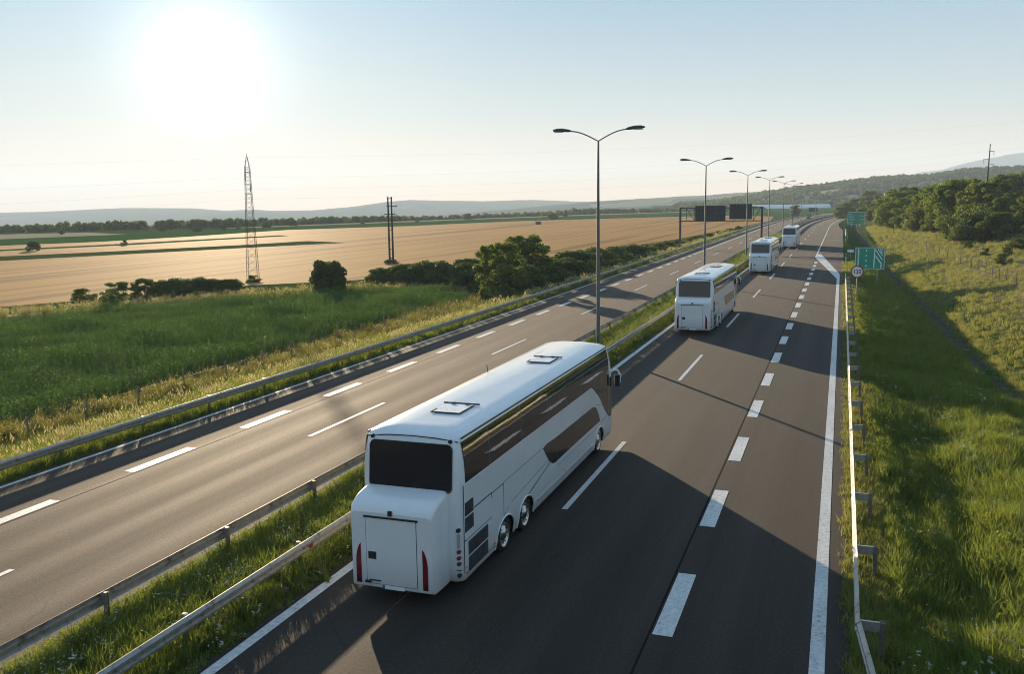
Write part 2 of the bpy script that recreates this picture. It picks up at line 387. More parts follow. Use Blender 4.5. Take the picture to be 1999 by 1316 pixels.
link('tar_seam',strip_mesh('tar_seam',-22.34,-22.30,-20,160,.003,M_seam),left)
link('tar_seam',strip_mesh('tar_seam',-15.25,-15.21,-20,160,.003,M_seam),left)

# ------------------------------------------------------------------ field sheets
def sheet(name,pts,lev,mat,label,cat='field',z0=-1.5):
    b=MB(); b.add([(x,y,z0+lev) for x,y in pts],[tuple(range(len(pts)))])
    me=b.mesh(name,mat,False); bm=bmesh.new(); bm.from_mesh(me); bmesh.ops.triangulate(bm,faces=bm.faces); bmesh.ops.recalc_face_normals(bm,faces=bm.faces)
    for f in bm.faces:
        if f.normal.z<0: f.normal_flip()
    bm.to_mesh(me); bm.free()
    return tag(link(name,me),label,cat,kind='structure')
sheet('wheat_field',[(-150,-60),(-103,30),(-84.6,74.1),(-82.4,78.8),(-77,90),(-73.4,102.1),(-63.2,112),(-56.5,132.3),(-51.1,170.3),(-46,200),(-41,250),(-36.5,320),(-34,390.9),(-31.5,450),(-37.2,560),(-74.4,597.4),(-126.4,537.3),(-167.8,473.1),(-188.6,389.8),(-218.9,334.8),(-222.1,310.8),(-232,265),(-262,200),(-330,60),(-420,-60)],.03,M_wheat,'broad ripe wheat field beyond the crop and the hedge')
sheet('field_margin',[(-215,40),(-173.1,130),(-159.7,140.9),(-150.3,164.7),(-139.1,194.3),(-127.0,222.3),(-144.7,231.5),(-150,207.4),(-162.5,176.6),(-174.5,152.9),(-225,40)],.06,M_strip,'narrow green strip running through the wheat field')
sheet('field_margin',[(-240,60),(-222.5,130),(-199,165),(-186,205),(-181,240),(-176,270),(-183.2,276),(-190,240),(-195,205),(-207,168),(-232,130),(-250,60)],.06,M_strip,'thin green strip nearer the distant trees within the wheat')
sheet('green_field',[(-330,60),(-225.4,199.4),(-213.7,225.9),(-212.7,265.2),(-218.9,334.8),(-188.6,389.8),(-167.8,473.1),(-130.3,553.9),(-76.7,616.2),(-37,570),(-12,540),(70,800),(60,1050),(-82.7,842.9),(-158.2,672.7),(-223.9,462.7),(-251.0,359.0),(-265.8,235.3),(-370,60)],.05,M_gfield,'long bright green field between the wheat and the distant trees')
sheet('stubble_field',[(-345,100),(-272,239.3),(-258,285.2),(-299.6,308.5),(-318.4,292.0),(-400,100)],.07,M_pale,'pale stubble patch in front of the distant trees at far left')
sheet('stubble_field',[(-262,360),(-228,465),(-165,672),(-90,842),(-100,850),(-180,690),(-250,470),(-275,365)],.07,M_pale,'thin pale stubble band along the distant tree belt')
sheet('dirt_track',[(-96,30),(-77.4,64.9),(-71.5,74.6),(-66.0,84.4),(-60.0,93.0),(-57.4,96.5),(-58.3,98.2),(-61.2,94.6),(-67.3,85.9),(-72.9,76),(-78.9,66.4),(-98,31)],.04,M_track,'narrow dirt track between the green crop and the wheat field','track')
b=MB(); n=120; vs=[]
for i in range(n+1):
    Y=-10+390*i/n; xd=ditch_x(Y)+bend(Y); w=.42+.14*math.sin(i*1.3)
    for k in (-1,-.4,.4,1): vs.append((xd+w*k*1.4,Y,terrain(xd+w*k,Y)+.05+(.08 if abs(k)==1 else 0.)))
b.add(vs,[(4*i+k,4*i+k+1,4*i+k+5,4*i+k+4) for i in range(n) for k in range(3)],0,True)
tag(link('ditch',b.mesh('ditch',M_soil,False)),'bare earth drainage ditch below the right guardrail','ditch',kind='structure')

# ------------------------------------------------------------------ hills
CLEAR=[(-1.0,.47,1.15,.10),(-.75,.13,.5,.07),(.6,.26,.45,.07),(4.6,.55,.7,.07),(-4.6,.35,.6,.08)]
def clearing(A,k): return any(((A-a)/ra)**2+((k-b_)/rk)**2<1 for a,b_,ra,rk in CLEAR)
def forest(name,dark,mid,patch,pscale,pamt,nsc):
    t=NT(name); v=t.pos()
    a=t.noise(v,nsc,6,.75); bb=t.noise(v,nsc*.12,4)
    c=t.ramp(a,[(.32,dark),(.62,mid)])
    vo=t.n('ShaderNodeTexVoronoi',feature='F1'); vo.inputs['Scale'].default_value=pscale; t.l(t.pos((1,1,2.2)),vo.inputs['Vector'])
    cs=t.n('ShaderNodeSeparateColor'); t.l(vo.outputs['Color'],cs.inputs[0])
    k=t.math('GREATER_THAN',t.math('ADD',t.math('MULTIPLY',cs.outputs[0],.7),t.math('MULTIPLY',bb,.6)),pamt)
    pc=t.mix(cs.outputs[1],patch[0],patch[1])
    cl=t.n('ShaderNodeAttribute',attribute_name='clear')
    c=t.mix(t.ramp(cl.outputs['Fac'],[(.35,0.),(.55,1.)]),t.mix(k,c,pc),(.36,.28,.15))
    return t.matte(c,t.bump(a,1.0,3.0))
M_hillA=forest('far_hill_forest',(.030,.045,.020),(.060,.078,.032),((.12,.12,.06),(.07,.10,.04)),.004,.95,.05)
M_hillC=forest('foothill_patchwork',(.022,.040,.016),(.055,.078,.028),((.22,.18,.10),(.08,.11,.035)),.006,.80,.06)
M_hillD=forest('wooded_hill',(.018,.036,.012),(.05,.075,.022),((.20,.165,.09),(.085,.105,.038)),.0085,.86,.09)
def hill(name,prof,D,mat,label,depth=.28,seed=1,rough=1.0,step=.12,zb=-2.0,sh=1.0):
    rg=np.random.RandomState(seed)
    az=np.arange(prof[0][0],prof[-1][0]+step/2,step)
    ph=rg.uniform(0,6.28,24); fr=np.array([.35*1.45**k for k in range(24)])
    V=[]; rows=15 if D>1600 else 41; F=[]; CL=[]
    for r_ in range(rows):
        s=r_/(rows-1.0)
        if s<=.7: k=s/.7; d=D*(1-depth*(1-k)); e=math.sin(k*math.pi/2)**1.15
        else: k=(s-.7)/.3; d=D*(1+depth*.6*k); e=math.cos(k*math.pi/2)
        for i,A in enumerate(az):
            hh=lerp_tab(prof,A)
            lump=sum(math.sin(A*fr[q]*3+ph[q]+s*9*((q%5)-2))/(1+q*.55) for q in range(18))
            nz=lump*rough*(.35+.65*(1-abs(2*s-1.2))) 
            if r_ in (0,rows-1): z=zb
            else: z=zb+(hh-zb)*e*(1+.0*s)+nz*(.45 if s>.57 else 1.1)*min(1,max(.0,(hh-zb)/30.))
            dd=d*(1+.012*math.sin(A*2.1+s*24+seed))
            V.append((dd*math.sin(R(A)),dd*math.cos(R(A)),z)); CL.append(1.0 if D<1600 and s<=.7 and clearing(A,s/.7) else 0.0)
    n=len(az)
    for r_ in range(rows-1):
        for i in range(n-1): a0=r_*n+i; F.append((a0,a0+1,a0+n+1,a0+n))
    me=np_mesh(name,V,F,mat,True); at_=me.attributes.new('clear','FLOAT','POINT'); at_.data.foreach_set('value',np.array(CL,dtype=np.float32))
    return tag(link(name,me),label,'hill',kind='structure')
HA=[(-80,-2),(-70,8),(-60,2),(-52,-12),(-48.35,-10.0),(-47.25,-9.2),(-45.1,-4.8),(-42.21,4.0),(-38.63,-.8),(-36.65,-17.1),(-34.9,-14.1),(-33.13,-27.5),(-31.34,-38.4),(-28,-50)]
HA=[(a,h+0) for a,h in HA]
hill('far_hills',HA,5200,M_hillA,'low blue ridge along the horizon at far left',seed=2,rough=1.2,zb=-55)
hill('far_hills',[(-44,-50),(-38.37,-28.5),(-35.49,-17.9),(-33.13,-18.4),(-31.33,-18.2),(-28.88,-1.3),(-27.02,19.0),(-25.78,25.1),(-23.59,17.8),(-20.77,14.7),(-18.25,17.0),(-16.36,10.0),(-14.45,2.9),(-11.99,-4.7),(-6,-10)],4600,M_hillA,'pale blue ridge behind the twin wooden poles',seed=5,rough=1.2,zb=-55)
hill('foothills',[(-24,-30),(-19.51,-14.3),(-16.99,-3.0),(-13.67,9.3),(-11.07,13.9),(-9.14,19.0),(-7.87,21.2),(-4.75,29.8),(-3.0,31.5),(-1.28,30.0),(6,32),(20,40),(40,30)],3000,M_hillC,'hazy green foothills with pale fields behind the overhead signs',seed=7,rough=1.1,zb=-30)
hill('wooded_hill',[(-11,-2),(-7.71,1.4),(-5.62,8.7),(-4.15,15.2),(-2.42,21.5),(0.06,28.1),(1.92,33.9),(4.24,34.9),(6.12,41.1),(7.94,44.1),(9.16,44.0),(14,50),(22,46),(40,40)],1500,M_hillD,'dark wooded slope with tan clearings above the motorway bend',depth=.3,seed=11,rough=.8,step=.08,zb=-2.2)
M_mount=forest('haze_blue_forest',(.012,.030,.034),(.024,.048,.050),((.05,.07,.06),(.03,.06,.05)),.004,.95,.05)  # forest greens shifted to blue, distance haze painted into the colour
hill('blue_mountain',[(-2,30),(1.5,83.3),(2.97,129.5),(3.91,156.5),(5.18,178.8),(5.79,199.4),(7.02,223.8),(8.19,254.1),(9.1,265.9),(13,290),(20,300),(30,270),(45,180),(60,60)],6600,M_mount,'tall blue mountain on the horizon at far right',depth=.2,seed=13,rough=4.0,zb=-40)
# ------------------------------------------------------------------ coaches
def carpaint():
    t=NT('white_coach_paint'); v=t.pos(obj=True); f=t.noise(v,.9,6,.7); st=t.noise(t.pos((6,6,.6),obj=True),1.2,4)
    sep=t.n('ShaderNodeSeparateXYZ'); t.l(t.n('ShaderNodeTexCoord').outputs['Object'],sep.inputs[0])
    low=t.math('MULTIPLY_ADD',sep.outputs[2],-.9,1.05)   # road grime collects on the lowest half metre
    k=t.math('MULTIPLY',t.math('MAXIMUM',low,0.0),f)
    c=t.ramp(f,[(.3,(.74,.76,.77)),(.7,(.82,.83,.83))])
    c=t.mix(t.math('MULTIPLY',st,.24),c,(.58,.55,.50))
    c=t.mix(t.math('MINIMUM',t.math('MULTIPLY',k,1.3),.6),c,(.34,.31,.27))
    return t.bsdf(c,.28,0,.5,.6,t.bump(t.noise(v,1.1,3),.03,.05))
M_white=carpaint()
def tint():
    t=NT('tinted_glass'); v=t.pos(obj=True); f=t.noise(t.pos((1,.6,1),obj=True),.9,3,.5)
    return t.bsdf((.014,.012,.010),.03,0,.9,.8,t.bump(f,.035,.25))
M_glass=tint()
M_rglass=simple('dark_rear_glass',(.012,.013,.016),.07,0,.2,1.,.5,.3)
M_rubber=simple('black_rubber',(.018,.018,.018),.7,0,.2,4.)
M_black=simple('black_trim',(.014,.014,.015),.5,0,.15,3.)
M_chrome=simple('polished_wheel',(.50,.51,.52),.30,1.0,.08,5.)
M_tyre=simple('tyre_rubber',(.022,.021,.020),.85,0,.25,5.,.3,0,.2)
M_well=simple('wheel_well',(.010,.010,.010),.95)
M_red=simple('red_lens',(.16,.006,.010),.2,0,.25,6.,.5,.6)
M_dred=simple('dark_red_lens',(.05,.010,.012),.25,0,.2,6.)
M_amber=simple('amber_lens',(.62,.16,.02),.3)
M_clear=simple('clear_lens',(.34,.36,.37),.2)
M_blue=simple('plate_blue',(.03,.10,.42),.4)
M_plate=simple('plate_white',(.78,.78,.77),.45)
M_grille=simple('vent_slats',(.085,.09,.095),.55,.4,.2,8.)
M_hatch=simple('roof_hatch_cover',(.72,.74,.75),.3,0,.06,2.,.5,.3)
L=14.85; HW=1.275
def halfw(z): return lerp_tab([(.3,1.225),(.42,1.27),(.7,1.275),(2.6,1.275),(2.9,1.270),(3.15,1.256),(3.4,1.228),(3.6,1.192),(3.68,1.160),(3.76,1.02),(3.83,.70),(3.865,.0)],z)
def ring(z,inset,ry,w=None,fr=0.):
    # rounded rectangle in plan; ry = corner radius, inset = pulled in at both ends
    w=w or halfw(z); y0=inset; y1=L-fr-inset*.6; o=[]
    r=min(ry,w-.01)
    for cx,cy,a0 in ((w-r,y0+r,-90),(w-r,y1-r*1.6,0),(-(w-r),y1-r*1.6,90),(-(w-r),y0+r,180)):
        for k in range(7):
            a=R(a0+15*k); rr=r*1.6 if cy>5 else r
            o.append((cx+r*math.cos(a),cy+rr*math.sin(a),z))
    return o
WHEELS=(2.86,4.52,12.66)
def coach(name,label,boxw,boxd,boxx):
    root=empty(name,(0,0,0),0,label,'coach','white coaches driving in the right hand lanes')
    # --- body shell
    b=MB(); lv=[(.3,.06,.22),(.42,.0,.25),(.7,-.02,.25),(2.6,.0,.22),(2.9,.028,.22),(3.15,.05,.22),(3.4,.085,.22),(3.6,.12,.22),(3.68,.18,.25),(3.76,.36,.3),(3.83,.75,.4)]
    rings=[ring(z,i,r,None,lerp_tab([(.3,.05),(1.2,.0),(2.4,.1),(3.7,.55)],z)) for z,i,r in lv]; n=28
    vs=[p for g in rings for p in g]; fs=[]
    for q in range(len(lv)-1):
        for k in range(n):
            if lv[q+1][0]<=2.61 and k in (6,20): continue          # the long sides are filled below, with wheel arches
            a=q*n+k; c=q*n+(k+1)%n; fs.append((a,c,c+n,a+n))
    fs.append(tuple((len(lv)-1)*n+k for k in range(n))); 
    b.add(vs,fs,0,True)
    for s,(i0,i1) in ((1,(6,7)),(-1,(21,20))):
        p=[rings[q][i0] for q in range(4)]; e=[rings[q][i1] for q in range(4)]
        y0,y1=p[0][1],e[0][1]
        poly=[]
        yb0=p[1][1]; yb1=e[1][1]
        poly.append((p[0][1],.3,halfw(.3)))
        for wy in WHEELS:
            for k in range(11):
                a=R(180-18*k); yy=wy+.68*math.cos(a); zz=.30+.66*max(0,math.sin(a))**.8
                poly.append((yy,zz,halfw(zz)))
        poly.append((e[0][1],.3,halfw(.3)))
        top=[(e[1][1],.42,halfw(.42)),(e[2][1],.7,HW),(e[3][1],2.6,HW),(p[3][1],2.6,HW),(p[2][1],.7,HW),(p[1][1],.42,halfw(.42))]
        allp=[(s*w,y,z) for y,z,w in poly+top]
        bm=bmesh.new(); f=bm.faces.new([bm.verts.new(q) for q in allp]); r_=bmesh.ops.triangulate(bm,faces=[f],ngon_method='EAR_CLIP')
        bm.verts.index_update(); b.add([tuple(v.co) for v in bm.verts],[[v.index for v in f.verts] for f in bm.faces],0,False); bm.free()
        # arch lips
        for wy in WHEELS:
            arc=[(wy+.69*math.cos(R(180-18*k)),.30+.67*max(0,math.sin(R(180-18*k)))**.8) for k in range(11)]
            b.tube([(s*(halfw(z)-.005),y,z) for y,z in arc],.028,6,0,True)
    b.build('body',[M_white],root)
    bb=MB().box(-1.16,1.16,.25,L-.5,.34,.40); bb.build('floor_pan',M_well,root)
    for wy in WHEELS:
        b=MB(); arc=[(wy+.70*math.cos(R(180-20*k)),.28+.70*math.sin(R(180-20*k))) for k in range(10)]
        vs=[(x,y,z) for x in (-1.20,1.20) for y,z in arc]; b.add(vs,[(k,k+1,k+11,k+10) for k in range(9)]); 
        b.add([(x,y,z) for x in (-.55,) for y,z in arc],[tuple(range(10))]); b.add([(.55,y,z) for y,z in arc],[tuple(range(10))])
        b.build('wheel_well',M_well,root,False)
        for s in (-1,1):
            t=MB(); pr=[(.36,.0),(.46,.02),(.50,.06),(.50,.24),(.46,.30),(.3,.30)]; N=24; vs=[]
            for r_,x in pr:
                vs+=[(s*(1.245-x),wy+r_*math.cos(2*math.pi*k/N),.5+r_*math.sin(2*math.pi*k/N)) for k in range(N)]
            t.add(vs,[(i*N+k,i*N+(k+1)%N,(i+1)*N+(k+1)%N,(i+1)*N+k) for i in range(len(pr)-1) for k in range(N)],0,True)
            wh=t.build('wheel',M_tyre,root)
            t=MB(); pr=[(.37,.01),(.345,.012),(.32,.05),(.20,.075),(.185,.02),(.10,.01),(.09,-.01),(.0,-.012)]; vs=[]
            for r_,x in pr:
                vs+=[(s*(1.245-x),wy+r_*math.cos(2*math.pi*k/N),.5+r_*math.sin(2*math.pi*k/N)) for k in range(N)]
            t.add(vs,[(i*N+k,i*N+(k+1)%N,(i+1)*N+(k+1)%N,(i+1)*N+k) for i in range(len(pr)-1) for k in range(N)],0,True)
            for k in range(10):
                a=2*math.pi*k/10; t.disc((s*1.215,wy+.255*math.cos(a),.5+.255*math.sin(a)),'x',.018,.05,6)
            t.build('rim',M_chrome,wh)
    # --- side glazing
    def panel(nm,poly,mat,off=.006,th=.02,par=root,sides=(1,-1)):
        for s in sides:
            b=MB(); n_=len(poly); A=[(s*(halfw(z)+off),y,z) for y,z in poly]; B=[(s*(halfw(z)-th),y,z) for y,z in poly]
            b.add(A+B,[(q,(q+1)%n_,n_+(q+1)%n_,n_+q) for q in range(n_)])
            bm=bmesh.new(); f=bm.faces.new([bm.verts.new(q) for q in A]); bmesh.ops.triangulate(bm,faces=[f],ngon_method='EAR_CLIP'); bm.verts.index_update()
            b.add([tuple(v.co) for v in bm.verts],[[v.index for v in f.verts] for f in bm.faces]); bm.free()
            o=b.build(nm,mat,par)
    ZL=(2.63,2.9,3.15,3.4,3.585)
    def pane(y0,y1,lowf=None,slant=0.):
        for s_ in (1,-1):
            b=MB(); n_=6 if lowf else 1; vs=[]
            for k in range(n_+1):
                y=y0+(y1-y0)*k/n_; z0_=max(2.604,lowf(y)) if lowf else ZL[0]
                zs=[z0_]+list(ZL[1:])
                vs+=[(s_*(halfw(z)+.006),y-slant*(z-2.63)*k/n_,z) for z in zs]
            m=len(ZL); b.add(vs,[(i*m+j,(i+1)*m+j,(i+1)*m+j+1,i*m+j+1) for i in range(n_) for j in range(m-1)],0,True)
            W_=[vs[i*m] for i in range(n_+1)]+[vs[n_*m+j] for j in range(1,m)]+[vs[i*m+m-1] for i in range(n_-1,-1,-1)]+[vs[j] for j in range(m-2,0,-1)]
            q_=len(W_); b.add(W_+[(x-s_*.02,y,z) for x,y,z in W_],[(k,(k+1)%q_,q_+(k+1)%q_,q_+k) for k in range(q_)])
            o=b.build('side_window',M_glass,root)
    pil=[.20,1.80,4.23,6.55,8.50,10.48]
    for a_,c_ in zip(pil,pil[1:]): pane(a_+.012,c_-.012)
    pane(10.492,11.47)
    def arch(y): return lerp_tab([(11.2,2.63),(11.5,2.60),(11.9,2.48),(12.3,2.26),(12.62,2.05),(12.78,1.93),(13.1,1.66),(13.4,1.42),(13.75,1.20),(14.05,1.05)],y)
    for a_,c_ in ((11.494,12.63),(12.654,14.02)):
        ys_=[a_+(c_-a_)*k/8 for k in range(9)]
        lo=[(y,arch(y)) for y in ys_]; 
        panel('side_window',[p for p in lo if p[1]<=2.6]+[(c_,2.6)]+[(ys_[max(0,[i for i,p in enumerate(lo) if p[1]<=2.6][0]-0)],2.6)],M_glass)
        pane(a_,c_,arch,.13 if c_>13 else 0.)
    panel('lower_window',[(6.02,1.92),(6.30,1.66),(6.62,1.38),(6.95,1.22),(7.23,1.17),(7.40,1.18),(7.40,1.93),(6.4,1.965)],M_glass)
    panel('lower_window',[(7.425,1.18),(9.2,1.19),(9.2,1.92),(7.425,1.93)],M_glass)
    panel('lower_window',[(9.22,1.19),(10.9,1.19),(10.9,1.91),(9.22,1.92)],M_glass)
    panel('lower_window',[(10.92,1.19),(12.72,1.18),(12.55,1.42),(12.2,1.76),(11.9,1.87),(11.6,1.905),(10.92,1.91)],M_glass)
    panel('front_door',[(14.10,1.03),(14.42,1.03),(14.42,2.5),(14.10,2.5)],M_glass,.007)
    # --- seams, vents, markers
    def seam(y0,z0,y1,z1,w=.016):
        dx,dz=y1-y0,z1-z0; l_=math.hypot(dx,dz); nx,nz=-dz/l_*w/2,dx/l_*w/2
        panel('panel_seam',[(y0+nx,z0+nz),(y0-nx,z0-nz),(y1-nx,z1-nz),(y1+nx,z1+nz)],M_black,.0035,.01)
    for q in ((.72,1.89,1.86,1.89,.03),(.12,1.27,1.86,1.27,.018),(1.86,.32,1.86,1.89,.035),(2.72,.98,2.72,1.87,.022),(1.86,1.875,2.72,1.875,.022),
              (2.72,1.90,6.0,1.93,.010),(2.72,1.02,3.1,1.16,.012),(3.3,1.20,6.58,1.44,.012),(6.60,.31,6.60,1.36,.026),(7.41,.31,7.41,1.16,.022),
              (7.42,1.02,11.9,1.02,.010),(12.85,1.12,13.75,1.14,.012),(13.98,.34,13.98,1.04,.02),(12.25,1.86,13.0,1.72,.012),(.10,.5,.10,2.6,.014),(.14,.62,2.2,.42,.006)): seam(*q)
    def vent(y0,y1,z0,z1,n_):
        panel('vent_grille',[(y0,z0),(y1,z0),(y1,z1),(y0,z1)],M_black,.004)
        for s in (1,-1):
            b=MB()
            for k in range(n_):
                y=y0+(y1-y0)*(k+.5)/n_; w=(y1-y0)/n_*.26
                x=s*(HW+.010); b.box(x-.006,x+.006,y-w,y+w,z0+.012,z1-.012)
            tag(b.build('vent_slats',M_grille,root),kind='stuff')
    vent(.17,.66,1.84,2.16,9); vent(.17,.66,1.46,1.80,9); vent(.33,1.58,.86,1.20,22); vent(.33,1.56,.46,.82,22)
    for y,z in ((.2,.45),(1.95,.52),(5.5,.52),(8.2,.62),(11.2,.62)):
        for s in (1,-1): MB().box(s*1.268-.014 if s>0 else s*1.268-.014,s*1.268+.014,y,y+.10,z,z+.045).build('side_marker',M_amber,root)
    for s in (1,-1):
        MB().tube([(s*1.185,.25,3.655),(s*1.185,5,3.655),(s*1.185,10,3.655),(s*1.185,L-.9,3.65)],.022,6).build('roof_rail',M_black,root)
    # --- roof hatches
    for hy in (1.75,9.15):
        z=3.842; b=MB().box(-.22,.50,hy,hy+1.0,z,z+.022); hcov=b.build('roof_hatch',M_hatch,root,True,.012)
        b=MB(); b.tube([(-.24,hy-.02,z+.02),(.52,hy-.02,z+.02)],.016,5); b.tube([(-.24,hy-.02,z+.02),(-.24,hy+.36,z+.02)],.013,5); b.tube([(.52,hy-.02,z+.02),(.52,hy+1.03,z+.02)],.018,5); b.tube([(-.34,hy+1.03,z+.025),(.64,hy+1.03,z+.025)],.022,5)
        b.build('hatch_seal',M_rubber,hcov)
        for x in (-.05,.33): MB().box(x-.05,x+.05,hy+.93,hy+.99,z+.033,z+.065).build('hatch_hinge',M_black,hcov)
    MB().tube([(-.95,7.5,3.77),(-.95,7.42,4.02)],.012,5).build('roof_aerial',M_black,root)
    # --- rear end
    yr=lambda z: lerp_tab([(.42,.0),(2.6,.0),(2.9,.028),(3.15,.05),(3.4,.085),(3.6,.12)],z)
    def rpanel(nm,poly,mat,off=.006,th=.03,par=root,yf=None):
        yf=yf or yr; b=MB(); n_=len(poly); A=[(x,yf(z)-off-.0,z) for x,z in poly]; B=[(x,yf(z)+th,z) for x,z in poly]
        b.add(A+B,[tuple(range(n_)),tuple(range(2*n_-1,n_-1,-1))]+[(q,(q+1)%n_,n_+(q+1)%n_,n_+q) for q in range(n_)]); return b.build(nm,mat,par)
    def rr(x0,x1,z0,z1,r,crown=.0):
        o=[]
        for cx,cz,a0 in ((x0+r,z0+r,180),(x1-r,z0+r,270),(x1-r,z1-r,0),(x0+r,z1-r,90)):
            for k in range(5):
                a=R(a0+22.5*k); o.append((cx+r*math.cos(a),cz+r*math.sin(a)))
        return [(x,z+(crown*(1-(x/x1)**2) if z>(z0+z1)/2 else 0)) for x,z in o]
    up=rr(-1.02,1.02,2.50,3.50,.10,.05)
    rpanel('rear_window',rr(-1.02,1.02,2.44,3.50,.10,.045),M_rglass,.034,.03,root,lambda z:(z-2.44)*.0943)
    b=MB(); loop=[(x,yr(z)-.030,z) for x,z in rr(-1.03,1.03,2.43,3.51,.11,.045)]; b.tube(loop+[loop[0]],.016,5); b.build('rear_window_seal',M_rubber,root)
    b=MB().tube([(-1.15,.16,3.585),(-.6,.115,3.655),(0,.10,3.675),(.6,.115,3.655),(1.15,.16,3.585)],.014,5); b.build('roof_trim',M_black,root)
    for x in (-.98,.98): MB().disc((x,.10,3.60),'y',.045,.06,10).build('marker_lamp',M_black,root)
    for s in (1,-1):
        MB().disc((s*1.17,-.0,1.56),'y',.05,.07,10).build('reflector',M_black,root)
        for z in (1.05,.90,.76): MB().disc((s*1.17,.01,z),'y',.048,.07,10).build('rear_lamp',M_red,root)
        MB().box(s*1.17-.03,s*1.17+.03,-.03,.02,1.14,1.46).build('lamp_cluster',M_clear,root)
        MB().disc((s*1.17,.02,.48),'y',.05,.06,10).build('reflector',M_black,root)
    rpanel('panel_seam',[(-1.22,.60),(1.22,.60),(1.22,.612),(-1.22,.612)],M_black,.006)
    # --- luggage box on the back
    w=boxw; d=boxd; cx=boxx; z0,z1=.30,2.36
    b=MB(); st=[(.25,.0,z0+.0,z1+.16,1.02),(-d*.55,.0,z0,z1+.05,1.015),(-d+.10,.0,z0,z1-.08,1.0),(-d+.02,.05,z0+.04,z1-.20,.97),(-d,.09,z0+.06,z1-.26,.955)]
    N=28; vs=[]
    for y,ins,za,zb,k in st:
        for (qx,qz,a0) in ((-1,za,180),(1,za,270),(1,zb,0),(-1,zb,90)):
            r_=.12 if qz==zb else .05
            for j in range(7):
                a=R(a0+15*j); vs.append((cx+qx*(w*k-r_)+r_*math.cos(a),y,qz+(-r_ if qz==zb else r_)+r_*math.sin(a)))
    b.add(vs,[(i*N+k,i*N+(k+1)%N,(i+1)*N+(k+1)%N,(i+1)*N+k) for i in range(len(st)-1) for k in range(N)],0,True)
    b.add(vs[-N:],[tuple(range(N))]); 
    box=b.build('luggage_box',M_white,root)
    bx=lambda nm,x0,x1,za,zb,mat,o0=.006,o1=.02: MB().box(cx+x0,cx+x1,-d-o0,-d+o1,za,zb).build(nm,mat,box)
    bx('box_door',-.62*w/1.03,.62*w/1.03,.44,1.98,M_white,.010)
    dw=.62*w/1.03
    for (x0,x1,za,zb) in ((-dw-.012,-dw,.44,1.98),(dw,dw+.012,.44,1.98),(-dw,dw,.428,.44)): bx('door_gap',x0,x1,za,zb,M_black,.004)
    bx('door_hinge',-dw-.05,dw+.05,1.985,2.025,M_black,.03)
    bx('rear_camera',-.05,.04,2.06,2.17,M_black,.035,.08)
    bx('door_handle',-dw+.05,-dw+.24,1.02,1.19,M_black,.025)
    bx('door_latch',-dw+.06,-dw+.34,.505,.53,M_black,.03)
    bx('latch_lever',-dw-.04,-dw+.10,.45,.50,M_black,.05)
    bx('number_plate',-.24,.30,.335,.42,M_plate,.012); bx('plate_band',-.24,-.185,.337,.418,M_blue,.015)
    for s in (-1,1):
        pl=[(0,.42),(.125,.42),(.125,.95),(.11,1.08),(.085,1.20),(.045,1.30),(.0,1.36)]
        xo=.93*w*.93
        b=MB(); P=[(cx+s*(xo-.125+x) ,z) for x,z in pl]
        b.prism(P,lambda x,z,t_: (x,t_,z),-d-.014,-d+.03); b.build('tail_light',M_red,box)
        b=MB().box(cx+s*(xo-.0625)-.060,cx+s*(xo-.0625)+.060,-d-.019,-d-.01,.435,.56); b.build('tail_light_reflector',M_dred,box)
    # --- mirrors and front glass
    for s in (1,-1):
        b=MB().tube([(s*1.10,14.35,2.66),(s*1.30,14.60,2.70),(s*1.44,14.74,2.67),(s*1.52,14.78,2.50),(s*1.52,14.78,2.2)],[.03,.038,.04,.04,.03],8)
        mr=b.build('mirror_arm',M_white,root)
        MB().box(s*1.44-.11,s*1.44+.09,14.68,14.78,2.06,2.50).build('mirror_head',M_black,mr,True,.03)
    b=MB(); P=[(-1.0,1.0),(1.0,1.0),(1.02,2.5),(.9,3.4),(-.9,3.4),(-1.02,2.5)]
    b.prism(P,lambda x,z,t_:(x,t_+L-lerp_tab([(1.0,.0),(2.4,.1),(3.4,.42)],z),z),-.05,.015); b.build('windscreen',M_glass,root)
    for s in (1,-1): MB().box(s*.85-.22,s*.85+.22,L-.1,L+.005,.62,.82).build('headlight',M_clear,root,True,.02)
    return root
c1=coach('coach','nearest white coach, its narrow luggage box and dark rear window closest to the viewer',1.03,.86,-.10)
c1.location=(-9.13,18.5,0)
c2=coach('coach','second white coach from the front, with two roof hatches and right indicator lit',1.16,.70,-.03)
c2.location=(-9.12,62.0,0)
c3=dup(c2,(-9.05,114.3,0),0,None,'third white coach, between the overhead gantry posts and the arrow road sign')
c4=dup(c2,(-8.75,172.9,0),0,None,'farthest white coach, just before the motorway bends away')

# ------------------------------------------------------------------ distant car
car=empty('parked_car',(-17.0+bend(410),410,0),R(180)+0,'small dark car far off coming towards the viewer','car'); car.name='car'
b=MB(); sec=[(-2.1,.35,.75,.82),(-1.9,.3,.95,.86),(-1.0,.3,1.0,.88),(-.4,.3,1.42,.74),(.9,.3,1.45,.74),(1.7,.3,1.02,.86),(2.1,.35,.85,.82)]
vs=[]
for y,za,zb,w in sec: vs+=[(-w,y,za),(w,y,za),(w+.02,y,.8 if zb>.8 else zb*.8),(w*.96,y,zb),(-w*.96,y,zb),(-w-.02,y,.8 if zb>.8 else zb*.8)]
b.add(vs,[(i*6+k,i*6+(k+1)%6,i*6+6+(k+1)%6,i*6+6+k) for i in range(6) for k in range(6)]+[tuple(range(5,-1,-1)),tuple(range(36,42))])
M_carp=simple('black_car_paint',(.015,.016,.018),.25,0,.1,1.,.5,.8)
b.build('body',M_carp,car)
MB().box(-.66,.66,1.2,1.30,1.0,1.30).build('windscreen',M_rglass,car)
